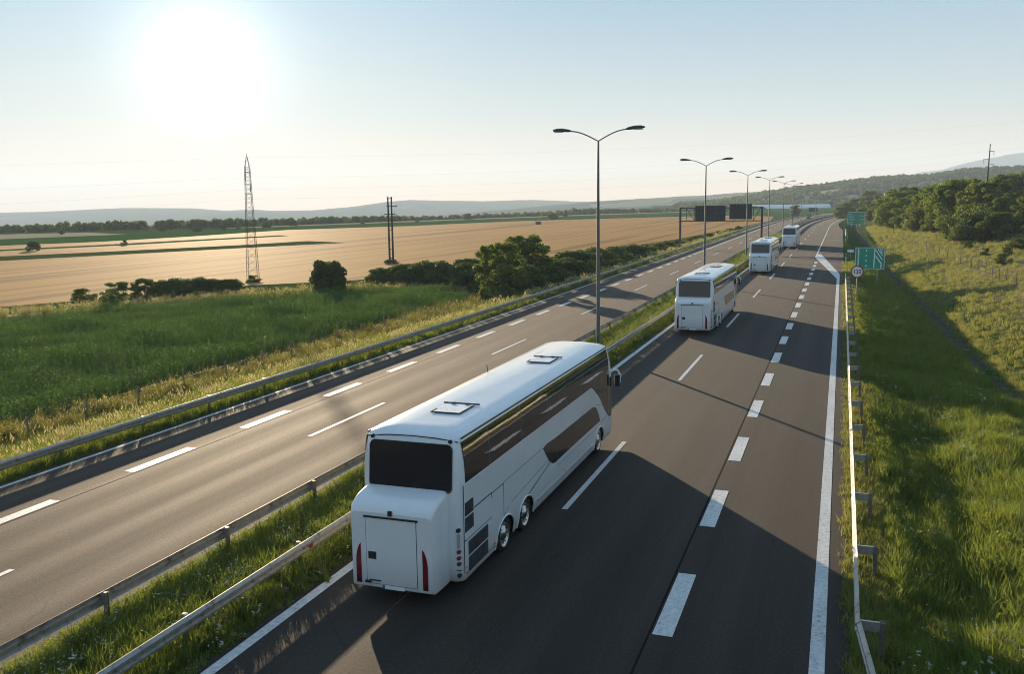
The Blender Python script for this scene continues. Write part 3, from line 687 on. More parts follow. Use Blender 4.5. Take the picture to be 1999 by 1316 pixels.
for s in (-1,1):
    MB().box(s*.62-.2,s*.62+.2,2.04,2.13,.62,.80).build('headlight',M_clear,car)
    for y in (-1.3,1.35): MB().disc((s*.80,y,.31),'x',.31,.2,14).build('wheel',M_tyre,car)
# ------------------------------------------------------------------ guardrails
WPROF=[(0.0,0.0),(.015,.015),(.078,.055),(.080,.10),(.022,.14),(.022,.17),(.080,.21),(.078,.255),(.015,.295),(0.0,.31)]
def beam_mesh(nm,Lb,side,mat):
    b=MB(); vs=[]; n=len(WPROF)
    for y,o in ((-.14,.006),(Lb*.5,.0),(Lb+.02,.0)):
        vs+=[(side*(d+o),y,z) for d,z in WPROF]+[(side*(d+o-.006),y,z) for d,z in reversed(WPROF)]
    m=2*n
    b.add(vs,[(i*m+k,i*m+(k+1)%m,i*m+m+(k+1)%m,i*m+m+k) for i in range(2) for k in range(m)]+[tuple(range(m-1,-1,-1)),tuple(range(2*m,3*m))])
    for zz in (.08,.23): 
        for yy in (.0,.10): b.disc((side*.088,yy-.1,zz),'x',.016,.02,6)
    return b.mesh(nm,mat)
def guardrail(label,u,side,Y0,Y1,period,top,pmat,spacer,flare=None,far=150,group='steel guardrails along the carriageways',zoff=None,post_off=None):
    root=empty('guardrail',(u,Y0,0),0,label,'guardrail',group)
    path=lambda Y:(u+bend(Y)+(flare(Y) if flare else 0),Y)
    me=beam_mesh('beam',period,side,M_galv2); z0=top-.31
    pm=MB(); po=post_off if post_off is not None else -side*(.10 if spacer<.1 else spacer)
    pm.box(-.05,.05,-.03,-.018,-.9,top+.0); pm.box(-.05,.05,.018,.03,-.9,top+.0); pm.box(-.05,-.04,-.03,.03,-.9,top); pmesh=pm.mesh('post',pmat)
    smesh=None
    sb=MB()
    if spacer>=.1: sb.box(min(0,po)-.02,max(0,po)+.05,-.006,.006,-.23,-.01); sb.box(min(0,po)-.02,max(0,po)+.05,-.045,.0,-.022,-.01)
    else: sb.box(min(0,po),max(0,po),-.05,.05,-.26,-.03)
    smesh=sb.mesh('spacer',M_galv if spacer>=.1 else pmat)
    farb=MB(); n=int((Y1-Y0)/period)
    for i in range(n):
        Y=Y0+i*period; x,_=path(Y); x2,_=path(Y+period); ang=-math.atan2(x2-x,period)
        if Y<far:
            o=link('beam',me,root); o.location=(x-u,Y-Y0,z0); o.rotation_euler=(0,0,ang)
            o=link('post',pmesh,root); o.location=(x+po-u,Y-Y0,0)
            o=link('spacer',smesh,root); o.location=(x-u,Y-Y0,top-.01)
        else:
            m=len(WPROF); vs=[]
            for (xx,yy) in ((x,Y),(x2,Y+period)): vs+=[(xx-u+side*d,yy-Y0,z0+z) for d,z in WPROF]+[(xx-u+side*(d-.006),yy-Y0,z0+z) for d,z in reversed(WPROF)]
            m*=2; farb.add(vs,[(k,(k+1)%m,m+(k+1)%m,m+k) for k in range(m)]+[tuple(range(m-1,-1,-1)),tuple(range(m,2*m))])
            farb.box(x-u+po-.05,x-u+po+.05,Y-Y0-.03,Y-Y0+.03,-.6,top)
            farb.box(x-u+min(0,po),x-u+max(0,po),Y-Y0-.04,Y-Y0+.04,top-.25,top-.03)
    if farb.v: tag(farb.build('far_beams_and_posts',M_galv2,root),kind='stuff')
    return root
guardrail('long guardrail on the field side of the left carriageway, its shadow across the shoulder',-26.0,1,4.3,520,4.12,.66,M_galv,.05)
guardrail('median guardrail facing the left carriageway, weathered back and posts towards the viewer',-14.75,-1,2.2,520,4.2,.74,M_galv2,.05)
guardrail('median guardrail right beside the coaches, its ribbed face towards the viewer',-12.18,1,1.85,520,4.2,.75,M_galv2,.12)
mg=[o for o in COL.objects if o.name.startswith('guardrail') and o.get('label','').startswith('median guardrail right')][0]
for Yr in (18.9,35.6,52.5): MB().box(.082,.10,Yr-1.85-.05,Yr-1.85+.05,.55,.64).build('reflector',M_signr,mg)
gr=guardrail('guardrail on the right verge with square outrigger spacers and brown posts',.62,-1,10.05,110,4.2,.72,M_post,.42,lambda Y:(max(0,17.4-Y)*.135 if Y<17.4 else 0))
guardrail('short guardrail far along the right edge below the place name sign',.55,-1,214,262,4.0,.75,M_post,.42,lambda Y:.4,far=0)

# ------------------------------------------------------------------ street lamps
def lamp_proto():
    root=empty('street_lamp')
    b=MB().tube([(0,0,-.1),(0,0,.9),(0,0,6),(0,0,12.35)],[.115,.115,.095,.062],10); b.build('pole',M_lamppole,root)
    MB().box(-.17,.17,-.17,.17,-.12,.03).build('base_plate',M_conc,root)
    MB().box(-.05,.05,-.135,-.11,.7,1.1).build('access_door',M_lamp,root)
    for s in (-1,1):
        P=[]
        for k in range(9):
            t_=k/8; P.append((s*1.74*t_,0,12.35+.62*math.sin(t_*math.pi/2)+.0*t_))
        ar=MB().tube(P,.034,7).build('arm',M_lamp,root)
        b=MB(); st=[(1.64,.05,.05,.06),(1.80,.10,.07,.10),(2.14,.17,.06,.15),(2.48,.16,.05,.13),(2.70,.07,.04,.06)]
        N=10; vs=[]
        for x,w,dn,upz in st:
            for k in range(N):
                a=2*math.pi*k/N; q=math.sin(a); vs.append((s*x,w*math.cos(a),12.985+(x-1.64)*.05+(q*upz if q>0 else q*dn)))
        b.add(vs,[(i*N+k,i*N+(k+1)%N,(i+1)*N+(k+1)%N,(i+1)*N+k) for i in range(len(st)-1) for k in range(N)]+[tuple(range(N-1,-1,-1)),tuple(range(4*N,5*N))],0,False)
        ld=b.build('lamp_head',M_lamp,root)
        MB().box(min(s*2.1,s*2.6),max(s*2.1,s*2.6),-.10,.10,12.92,12.975).build('lamp_lens',M_glassl,ld)
    return root
LY=[52.6,97.5,142.5,186.5,233,277,327,400]
LL=['tallest street lamp in view, nearest on the median behind the front coach','second street lamp along the median, in front of the left overhead sign','third street lamp along the median, in front of the right overhead sign','fourth street lamp along the median, just past the gantry post','fifth street lamp along the median, above the gap between the two far coaches','sixth street lamp along the median, behind the farthest coach','seventh street lamp along the median, beside the lone roadside tree','last and smallest street lamp, at the motorway bend']
lp=None
for i,Y in enumerate(LY):
    loc=(-13.35+bend(Y),Y,-.02)
    if lp is None: lp=lamp_proto(); lp.location=loc; tag(lp,LL[0],'street lamp','double armed street lamps on the median')
    else: dup(lp,loc,R(-2) if Y>350 else 0,None,LL[i])

# ------------------------------------------------------------------ overhead gantry and its sign backs
g=empty('sign_gantry',(-28.4,174,-.4),0,'grey steel gantry spanning the left carriageway','gantry')
zt=7.75; zb_=5.35
for x in (0,14.75): MB().box(x-.17,x+.17,-.17,.17,-1.0,zt+.15).build('post',M_lamp,g)
for z in (zt,zb_): MB().box(.17,14.58,-.10,.10,z-.09,z+.09).build('chord',M_lamp,g)
for x in (1.1,2.6,7.6,9.8,13.2): MB().box(x-.045,x+.045,-.06,.06,zb_+.09,zt-.09).build('upright',M_lamp,g)
for x0,x1 in ((1.15,2.55),(14.45,13.25)):
    MB().tube([(x0,0,zt-.13 if x0<5 else zt-.13),(x1,0,zb_+.13)],.06,6).build('brace',M_lamp,g)
def signback(name,x0,x1,z0,z1,Y,label,nv,nh,X0=0,rz=0):
    o=empty(name,(X0,Y,0),rz,label,'road sign','sign backs facing away from the viewer')
    MB().box(x0,x1,-.03,.0,z0,z1).build('sign_panel',M_signback,o)
    for k in range(nv):
        x=x0+(x1-x0)*(k+.5)/nv; MB().box(x-.05,x+.05,-.12,-.035,z0+.05,z1-.05).build('rib',M_lamp,o)
    for k in range(nh):
        z=z0+(z1-z0)*(k+.5)/nh; MB().box(x0+.05,x1-.05,-.16,-.122,z-.04,z+.04).build('rail',M_lamp,o)
    return o
signback('overhead_sign',-25.6,-20.1,5.0,7.75,173.55,'larger overhead sign back on the left half of the gantry',7,3)
signback('overhead_sign',-19.4,-15.4,5.25,8.0,173.55,'smaller overhead sign back on the right half of the gantry',5,3)
fs=signback('roadside_sign',-2.1,2.1,2.0,4.0,486,'small dark sign back far away beside the motorway bend',3,2,-26.9+bend(486)+3.2,R(-4))
for x in (-1.2,1.2): MB().tube([(x,.05,-1.2),(x,.05,3.8)],.07,6).build('post',M_lamp,fs)

# ------------------------------------------------------------------ signs on the right verge
def text_mesh(txt,size,mat,sx=1.0):
    cu=bpy.data.curves.new('digits','FONT'); cu.body=txt; cu.size=size; cu.align_x='CENTER'; cu.align_y='CENTER'; cu.extrude=.004; cu.offset=.004
    o=bpy.data.objects.new('tmp_text',cu); COL.objects.link(o); dg=bpy.context.evaluated_depsgraph_get(); me=bpy.data.meshes.new_from_object(o.evaluated_get(dg)); bpy.data.objects.remove(o); bpy.data.curves.remove(cu)
    me.name='digits'; me.materials.clear(); me.materials.append(mat)
    me.transform(Matrix(((sx,0,0,0),(0,0,1,0),(0,1,0,0),(0,0,0,1)))); me.transform(Matrix.Diagonal((1,-1,1,1))); me.flip_normals(); return me
s=empty('speed_sign',(1.42,85.5,terrain(1.42,85.5)),R(4),'round speed limit sign reading 130 with a red ring','speed sign')
MB().tube([(0,.06,-.5),(0,.06,3.1)],.035,8).build('post',M_galv,s)
MB().disc((0,0,2.62),'y',.56,.02,32).build('red_ring',M_signr,s)
MB().disc((0,-.012,2.62),'y',.445,.012,32).build('white_disc',M_signw,s)
dg_=link('digits',text_mesh('130',.52,M_signk,.86),s); dg_.location=(0,-.024,2.615)
# lane diagram sign
s=empty('lane_sign',(0,0,0),R(3),'square green sign with white lane diagram and hatched merging area','road sign')
s.location=(3.1,110.0,-1.0); 
for x in (-.72,.82): MB().tube([(x,.08,-1.2),(x,.08,4.2)],.05,8).build('post',M_galv,s)
sx0,sx1,sz0,sz1=-1.55,1.55,1.98,4.42
MB().box(sx0,sx1,-.015,.02,sz0,sz1).build('sign_panel',M_sign,s)
def bar(par,pts,w,mat=M_signw,y=-.022):
    (x0,z0_),(x1,z1_)=pts; l_=math.hypot(x1-x0,z1_-z0_); nx,nz=-(z1_-z0_)/l_*w/2,(x1-x0)/l_*w/2
    b=MB(); b.prism([(x0+nx,z0_+nz),(x0-nx,z0_-nz),(x1-nx,z1_-nz),(x1+nx,z1_+nz)],lambda x,z,t_:(x,t_,z),y,y+.008); return b.build('white_marking',mat,par)
for p_ in (((sx0+.03,sz0+.055),(sx1-.03,sz0+.055)),((sx0+.03,sz1-.055),(sx1-.03,sz1-.055)),((sx0+.055,sz0+.09),(sx0+.055,sz1-.09)),((sx1-.055,sz0+.09),(sx1-.055,sz1-.09))): bar(s,p_,.05)
bar(s,((-1.22,2.12),(-1.20,4.22)),.12)
for z in (2.25,2.82,3.38,3.96): bar(s,((-.40,z),(-.385,z+.22)),.12)
bar(s,((.42,2.12),(.48,4.24)),.11)
bar(s,((1.16,2.14),(1.18,2.66)),.11); bar(s,((1.18,2.62),(.52,3.52)),.11,M_signw,-.026)
for k in range(4): bar(s,((.56+.22*k,4.24-.0*k),(1.28,3.24+.30*k)) if k else ((.56,4.16),(1.28,3.02)),.085)
# place name sign
s=empty('place_name_sign',(4.4,322,terrain(4.4,322)-.1),R(2),'large green direction sign with white place names beside the far trees','road sign')
for x in (-1.3,1.1): MB().tube([(x,.08,-1.2),(x,.08,4.6)],.07,8).build('post',M_galv,s)
MB().box(-2.65,2.65,-.02,.02,.95,5.05).build('sign_panel',M_sign,s)
for p_ in (((-2.6,1.02),(2.6,1.02)),((-2.6,4.98),(2.6,4.98)),((-2.58,1.1),(-2.58,4.9)),((2.58,1.1),(2.58,4.9))): bar(s,p_,.10)
rw=random.Random(4)
def word(x,z,n_,h=.17):
    for k in range(n_):
        c_=rw.choice('aecnxoz'); w_=.15
        b=MB(); zz=z
        b.box(x,x+.05,-.034,-.024,zz,zz+h*rw.choice((1,1,1.5)))
        b.box(x+.05,x+w_,-.034,-.024,zz+h-.05,zz+h); 
        if rw.random()<.6: b.box(x+w_-.05,x+w_,-.034,-.024,zz,zz+h-.05)
        b.build('letter',M_signw,s); x+=w_+.055
for z,n_ in ((4.32,4),(3.78,9),(3.28,8),(2.72,10),(2.22,9),(1.70,7),(1.24,7)): word(-2.32,z,n_)
for z,n_ in ((3.60,7),(2.52,6),(1.50,5)): word(2.42-.205*n_,z,n_)
# small white marker and delineators
s=empty('kilometre_marker',(1.35,141,terrain(1.35,141)),0,'small white marker plate on a thin post at the verge','marker post')
MB().tube([(0,.03,-.3),(0,.03,1.6)],.03,6).build('post',M_galv,s); MB().box(-.42,.42,-.012,.012,1.22,1.62).build('plate',M_signw,s)
dl=empty('delineator',(.75,139,terrain(.75,139)),0,'black and white delineator post left of the small marker plate','delineator','delineator posts at the right edge')
MB().box(-.06,.06,-.04,.04,-.2,.72).build('shaft',M_signw,dl); MB().box(-.065,.065,-.045,.045,.72,.95).build('black_band',M_signk,dl); MB().box(-.055,.055,-.04,.04,.95,1.05).build('cap',M_signw,dl)
dup(dl,(.9,203,terrain(.9,203)),0,None,'black and white delineator post farther off between marker plate and far guardrail')

# ------------------------------------------------------------------ pylon, twin poles, power pole, cables
Hp=18.6
py=empty('lattice_pylon',(-76.2,107.7,-1.5),R(24),'tall narrow steel lattice pylon at the edge of the wheat field','pylon')
py.scale=(1,1,.915)
def pw(z): return lerp_tab([(0,.74),(12.0,.42),(16.2,.33),(17.0,.30),(18.6,.04)],z)
lv=[0]; 
while lv[-1]<16.6: lv.append(lv[-1]+max(.5,1.55*pw(lv[-1])*1.05))
lv=[q for q in lv if q<17.0]+[17.0]
for sx in (-1,1):
    for sy in (-1,1):
        MB().tube([(sx*pw(z),sy*pw(z),z) for z in (-.3,6,12,16.2,17.0,18.6)],.032,5).build('leg',M_pylon,py)
for za,zb2 in zip(lv,lv[1:]):
    wa,wb=pw(za),pw(zb2)
    for k in range(4):
        c_,s_=[(1,0),(0,1),(-1,0),(0,-1)][k]
        rot=lambda x,y,z:(x*c_-y*s_,x*s_+y*c_,z)
        MB().tube([rot(-wa,wa,za),rot(wb,wb,zb2)],.012,4).build('brace',M_pylon,py)
        MB().tube([rot(wa,wa,za),rot(-wb,wb,zb2)],.012,4).build('brace',M_pylon,py)
MB().tube([(0,0,18.55),(0,0,19.0)],.03,5).build('spike',M_pylon,py)
for z in (16.3,14.5,13.1):
    w=pw(z)
    for k in range(4):
        c_,s_=[(1,0),(0,1),(-1,0),(0,-1)][k]
        MB().tube([(-w*c_-w*s_,-w*s_+w*c_,z),(w*c_-w*s_,w*s_+w*c_,z)],.025,4).build('ring_bar',M_pylon,py)
for k,z in enumerate((15.5,13.8,12.4)):
    ins=MB(); x=(-1,1,-1)[k]*.30
    ins.tube([(x,-.2,z+.5),(x,-.2,z-.4)],.035,6)
    for q in range(5): ins.disc((x,-.2,z+.35-q*.16),'z',.08,.04,8)
    ins.build('insulator',M_glassl,py)
tp=empty('twin_pole',(-73.9,145.0,-1.5),R(27),'pair of dark wooden poles with short cross arms in the wheat','utility pole')
for x in (-.30,.30): MB().tube([(x,0,-.5),(x*1.0,0,11.6)],[.19,.12],8).build('pole',M_polewood,tp)
for z in (11.3,1.0,2.6,4.2,5.9): MB().box(-.46,.46,-.10,.10,z-.06,z+.06).build('tie',M_polewood,tp)
for z,a_,c_ in ((9.95,-.6,1.25),(8.6,-1.0,.9),(7.55,-.55,1.2)):
    am=MB().box(a_,c_,-.09,.09,z-.07,z+.07).build('cross_arm',M_polewood,tp)
    MB().tube([(c_-.08,0,z+.07),(c_-.08,0,z+.34)],.05,6).build('insulator',M_glassl,am)
pp=empty('power_pole',(27.8,213.0,terrain(27.8,213)),R(10),'slender power pole with short staggered arms above the wood','utility pole')
MB().tube([(0,0,-.5),(-.0,0,12),(.18,0,22.2)],[.24,.18,.10],8).build('pole',M_polewood,pp); pp.scale=(.85,.85,.74)
for z,s_ in ((20.2,1),(18.0,-1),(16.6,1)):
    am=MB().box(min(0,s_*1.2),max(0,s_*1.2),-.06,.06,z-.06,z+.06).build('arm',M_polewood,pp)
    b=MB().tube([(s_*1.1,0,z-.06),(s_*1.1,0,z-1.1)],.03,5)
    for q in range(6): b.disc((s_*1.1,0,z-.2-q*.16),'z',.13,.06,8)
    b.build('insulator',M_glassl,am)
def cable(a,b_,sag,label,r=.0035):
    A=Vector(a);B=Vector(b_); P=[A.lerp(B,k/24)-Vector((0,0,sag*4*(k/24)*(1-k/24))) for k in range(25)]
    o=MB().tube(P,r,4).build('power_cable',M_wire); tag(o,label,'cable','overhead cables of the pylon line'); return o
for k,(z,dx) in enumerate(((15.4,0),(12.7,-.3),(11.1,.3),(9.8,-.3))):
    nm=('top','second','third','lowest')[k]
    cable((-76.2+dx,107.7,z),(-190,-20,z-3-k*.8),1.4,nm+' thin cable sagging from the lattice pylon to the left edge')
    cable((-76.2+dx,107.7,z),(120,235,z+20),5.0,nm+' thin cable running from the lattice pylon across the motorway')

# ------------------------------------------------------------------ wire fences
def fence(name,pts,hgt,label,rad,mat,nw=2):
    root=empty(name,(0,0,0),0,label,'fence')
    pm={}
    T=[]
    for i,(x,y) in enumerate(pts):
        z=terrain(x,y); h=hgt*(1+.12*math.sin(i*2.7)); 
        o=MB().tube([(0,0,-.4),(.03*math.sin(i*1.9),.02*math.cos(i*2.3),h)],rad,6).build('post',mat,root); o.location=(x,y,z); T.append((x,y,z,hgt))
    for k in range(nw):
        f=(k+.6)/nw*.95; P=[(x,y,z+h*f) for x,y,z,h in T]
        MB().tube(P,.0025,3).build('wire',M_wire,root)
    return root
fence('wire_fence',[(-33.2+.25*math.sin(i*1.1)-(.0 if i<4 else .18*(i-4)*(1 if i<12 else 0)+(1.4 if i>=12 else 0)),22.5+3.62*i) for i in range(24)],1.35,'thin posts of a wire fence along the edge of the green crop',.045,M_wood)
fence('wire_fence',[(11.4,232.7),(11.3,207.7),(11.4,185.9),(11.8,176.6),(12.4,168),(12.9,161.5),(13.2,153),(13.3,144.9),(13.6,137),(13.8,130.3),(14.0,126.0),(14.2,121.7),(14.3,118.1),(14.6,114.5),(14.8,110.7),(14.9,106.5),(15.0,102.7),(15.2,99.9),(15.5,96.3),(15.9,92),(16.2,88),(16.6,84),(17,80),(17.4,76)],1.2,'leaning wooden fence posts across the dry meadow slope on the right',.05,M_wood)

# ------------------------------------------------------------------ far buildings
gh=empty('greenhouse',(-50,985,-1.5),R(58),'long white plastic greenhouse beyond the green field','greenhouse')
b=MB(); vs=[]; N=8
for y in (-42,-14,14,42):
    for k in range(N+1): a=math.pi*k/N; vs.append((4.2*math.cos(a),y,3.9*math.sin(a)))
b.add(vs,[(i*(N+1)+k,i*(N+1)+k+1,(i+1)*(N+1)+k+1,(i+1)*(N+1)+k) for i in range(3) for k in range(N)]+[tuple(range(N+1)),tuple(range(3*(N+1),4*(N+1)))],0,True)
b.build('film_roof',M_film,gh)
gh.rotation_euler=(0,0,R(-62))
def house(X,Y,Z,w,d,h,rz,label):
    o=empty('house',(X,Y,Z),rz,label,'house')
    wl=MB().box(-w/2,w/2,-d/2,d/2,-4,h).build('wall',M_house,o)
    b=MB(); e=.5; b.add([(-w/2-e,-d/2-e,h),(w/2+e,-d/2-e,h),(w/2+e,d/2+e,h),(-w/2-e,d/2+e,h),(-w/2-e,0,h+d*.35),(w/2+e,0,h+d*.35)],[(0,1,5,4),(2,3,4,5),(0,4,3),(1,2,5),(3,2,1,0)])
    rf=b.build('roof',M_roof,o); MB().box(w*.2,w*.2+.7,.4,1.1,h,h+d*.35+1).build('chimney',M_house,rf)
    for x in (-w*.25,w*.25): MB().box(x-.6,x+.6,-d/2-.03,-d/2+.05,1.0,2.6).build('window',M_rglass,o)
    return o
house(-37,1150,2.4,8,7,6.5,R(5),'cream house with red roof at the foot of the wooded slope')
house(-90,1150,-1,7,7,6,R(25),'small pale house left of the seventh lamp below the foothills')
house(-80,1180,-1,6,6,5,R(-15),'small white house among trees just right of the fifth lamp')

tr_=empty('field_trailer',(-131,405,-1.5),R(40),'small dark farm trailer standing far out in the wheat','trailer')
MB().box(-1.1,1.1,-.7,.7,.55,1.35).build('box',M_signback,tr_)
MB().tube([(1.1,0,.6),(2.0,0,.45)],.05,5).build('drawbar',M_lamp,tr_)
for x in (-.6,.6):
    for y in (-.75,.75): MB().disc((x,y,.38),'y',.38,.16,12).build('wheel',M_tyre,tr_)
# ------------------------------------------------------------------ vegetation sources
M_leaf1=leafmat('tree_leaves',(.036,.066,.012),(.16,.22,.042),.42)
M_leaf2=leafmat('dark_bush_leaves',(.028,.052,.012),(.10,.15,.034),.36)
M_leaf3=leafmat('yellow_green_leaves',(.048,.080,.014),(.165,.215,.042),.42)
M_bark=simple('bark',(.075,.058,.042),.95,0,.3,4.)
M_grass=leafmat('grass_blades',(.052,.088,.018),(.190,.240,.055),.48,.5,False)
M_dry=leafmat('dry_grass_blades',(.11,.135,.036),(.27,.28,.10),.45,.6,False)
M_seed=leafmat('seed_heads',(.30,.29,.16),(.50,.46,.30),.4,.7,False)
M_maize=leafmat('maize_leaves',(.020,.070,.012),(.090,.18,.036),.38,.7,False)
M_weed=leafmat('weed_leaves',(.10,.115,.022),(.24,.23,.060),.42,.6,False)
M_petal=simple('white_petals',(.45,.45,.38),.8)
rs=np.random.RandomState(7)
def leaf_mesh(name,lobes,per,leaf,mat,flat=.75,inner=.25,seed=0,droop=.0):
    r=np.random.RandomState(seed); V=[];T=[]
    for c,rad in lobes:
        c=np.array(c); rad=np.array(rad if isinstance(rad,(list,tuple)) else (rad,)*3)
        n=int(per*(rad.mean()/1.0)**1.6)
        d=r.normal(size=(n,3)); d/=np.linalg.norm(d,axis=1)[:,None]
        k=np.where(r.rand(n)<inner,r.uniform(.3,.8,n),r.uniform(.78,1.10,n))
        p=c+d*rad*k[:,None]
        p[:,2]=np.maximum(p[:,2],.08)
        nm=d*.8+r.normal(size=(n,3))*.75+np.array((0,0,.25)); nm/=np.linalg.norm(nm,axis=1)[:,None]
        a=np.cross(nm,r.normal(size=(n,3))); a/=np.linalg.norm(a,axis=1)[:,None]; b=np.cross(nm,a)
        s=leaf*r.uniform(.6,1.35,n)
        q=np.stack([p-a*s[:,None],p-b*(s*.55)[:,None]+nm*(s*.15)[:,None],p+a*s[:,None],p+b*(s*.55)[:,None]+nm*(s*.15)[:,None]],1)
        V.append(q.reshape(-1,3)); T.append(np.repeat(np.clip(r.uniform(.15,.85)*.55+r.uniform(0,.5,n)+.12*d[:,2]*0,0,1),4))
    V=np.concatenate(V); T=np.concatenate(T); F=np.arange(len(V)).reshape(-1,4)
    me=np_mesh(name,V,F,mat,False); a=me.attributes.new('tint','FLOAT','POINT'); a.data.foreach_set('value',T.astype(np.float32)); return me
def lobes_tree(h,w,n,seed,base=.25,cone=.0):
    r=np.random.RandomState(seed); o=[]
    for k in range(n):
        t_=r.uniform(0,1); z=h*(base+(1-base)*.88*t_**.8); prof=math.sqrt(max(.04,1-((t_-.38)/.68)**2))
        a=r.uniform(0,6.28); q=w*prof*math.sqrt(r.uniform(.05,1))*.8
        rad=w*r.uniform(.17,.36)*(1-.35*t_)
        o.append(((q*math.cos(a),q*math.sin(a),z),(rad*1.1,rad*1.1,rad*.8)))
    return o
def trunk_mesh(h,w,seed,mat=None,bush=False):
    r=np.random.RandomState(seed); b=MB()
    if not bush:
        b.tube([(0,0,-.5),(0,0,0),(.03*h*r.normal()*.3,.02*h*r.normal()*.3,h*.35),(.05*r.normal(),.05*r.normal(),h*.82)],[.030*h,.024*h,.017*h,.004*h],7)
        for k in range(7):
            a=r.uniform(0,6.28); z=h*r.uniform(.22,.6); q=w*r.uniform(.5,.85)
            b.tube([(0,0,z),(q*.5*math.cos(a),q*.5*math.sin(a),z+h*.10),(q*math.cos(a),q*math.sin(a),z+h*.22)],[.009*h,.006*h,.002*h],5)
    else:
        for k in range(6):
            a=r.uniform(0,6.28); q=w*r.uniform(.3,.7)
            b.tube([(0,0,-.3),(q*.4*math.cos(a),q*.4*math.sin(a),h*.35),(q*math.cos(a),q*math.sin(a),h*.75)],[.02*h,.014*h,.005*h],5)
    return b.mesh('trunk',M_bark)
TREES=[];BUSH=[]
for k in range(4):
    h=9.0; w=(3.6,3.0,4.2,3.3)[k]
    TREES.append((leaf_mesh('crown',lobes_tree(h,w,(44,38,50,42)[k],40+k,.03),290,.20,(M_leaf1,M_leaf1,M_leaf1,M_leaf3)[k],seed=k,inner=.3),trunk_mesh(h,w,60+k),h))
for k in range(4):
    h=3.0; w=(2.1,1.7,2.6,1.5)[k]
    BUSH.append((leaf_mesh('crown',[((x,y,max(z,.35)),r_) for (x,y,z),r_ in lobes_tree(h,w,(34,28,40,26)[k],80+k,.0)],900,.105,(M_leaf2,M_leaf1,M_leaf2,M_leaf3)[k],seed=20+k,inner=.35),trunk_mesh(h,w,90+k,bush=True),h))
_lb=[((0,0,1.35),(1.0,1.0,1.25)),((0,0,2.2),(.75,.75,.7))]+[(c_,r_) for c_,r_ in [((1.05*math.cos(a)*q,1.05*math.sin(a)*q,z),.42) for a,z,q in [(k*2.4,.5+.165*k,math.sqrt(max(.1,1-((.5+.165*k-1.4)/1.6)**2))) for k in range(14)]]]
BUSH.append((leaf_mesh('crown',_lb,1500,.105,M_leaf2,seed=99,inner=.25),BUSH[0][1],3.0))
vr=random.Random(11)
def plant(kind,var,x,y,h,label,cat,group=None,wide=1.0,name=None,z=None):
    me,tm,h0=(TREES if kind=='tree' else BUSH)[var]
    s=h/h0
    o=empty(name or ('broadleaf_tree' if kind=='tree' else 'bush'),(x,y,(terrain(x,y) if z is None else z)-.05),vr.uniform(0,6.28),label,cat,group)
    o.scale=(s*wide,s*wide,s)
    link('crown',me,o); link('trunk',tm,o); return o
# right-hand wood
WOODL='one of the leafy trees massed in the wood on the right embankment'; WG='wood on the right embankment'
wood=[(3.2,455,7.7),(5.9,501,8.8),(10,537,10.4),(15,578,12.3),(20,625,14.3),(13.6,307,10.0),(13.6,262,9.6),(15.1,247,9.9),(16.4,239,9.6),(17.6,232,9.4),(18.8,220,9.6),(19.9,214,9.7),(21.4,207,9.6),(22.4,202,9.9),(23.4,197,9.8),(24.4,193,9.6),(25.6,190,8.6),
 (20.7,557,11),(14.4,300,7.2),(9.6,400,8.0),(11,365,8.2),(13.5,420,9.5),(17,470,10.5),(12.5,340,8.4),(16.2,326,9.6),(18,290,9.2),(19.3,268,9),(21.5,252,8.6),(24.5,240,8.4),(27,228,8.2),(29,218,7.6),(31,206,6.8),(22,285,8.8),(26,262,8.4),(20,320,9.2),(23,345,9.4),(19,380,9.6),(24,420,10),(30,250,8.2),(34,232,7.6),(35,214,7.0),(16.2,222,4.8),(17.3,212,4.6),(14.8,233,5.2)]
for i,(x,y,h) in enumerate(wood): plant('tree',(0,3,1,2,3,0,2)[i%7],x,y,h*vr.uniform(.86,1.2),WOODL,'tree',WG,vr.uniform(.95,1.5))
plant('tree',3,-1.0,417,5.6,'leafy tree overhanging the motorway bend left of the place name sign','tree',None,1.4)
plant('tree',2,1.6,432,7.2,'dark tree just behind the green place name sign','tree',None,1.3)
plant('tree',3,26.9,185,6.6,'bright yellow green tree near the right edge above the dark bushes','tree',None,1.25)
plant('tree',3,29.5,178,6.2,'pale sunlit tree cut by the right edge of the view','tree',None,1.3)
plant('tree',1,30.6,196,7.0,'green tree behind the yellow green tree near the right edge','tree',None,1.2)
for i,(x,y,h) in enumerate([(39.6,302,9.5),(41.8,300,10.8),(44.2,299,11.2),(46.6,297,10.6),(49.4,296,11.4)]): plant('tree',2,x,y,h,'dark tree of the clump on the skyline right of the power pole','tree','skyline clump right of the power pole',1.2)
for i,(x,y,h,lb) in enumerate([(19.3,172,4.4,'large dark rounded bush on the meadow, leftmost of the dark bushes'),(21.0,163,4.8,'biggest dark rounded bush on the meadow below the wood'),(23.2,158,4.4,'dark bush at the right edge of the meadow beside the fence'),(22.3,170,4.6,'dark bush hidden behind the biggest dark bush on the meadow')]): plant('bush',(0,2,0,2)[i],x,y,h,lb,'bush','dark bushes on the meadow',1.25)
for i in range(26):
    y=vr.uniform(112,190); x=lerp_tab([(96,17.5),(130,16.2),(190,13.8)],y)+vr.uniform(.6,7)
    plant('bush',(1,3,1)[i%3],x,y,vr.uniform(.7,1.5),'low green scrub bush behind the wooden fence posts','bush','scrub behind the wooden fence',1.4)
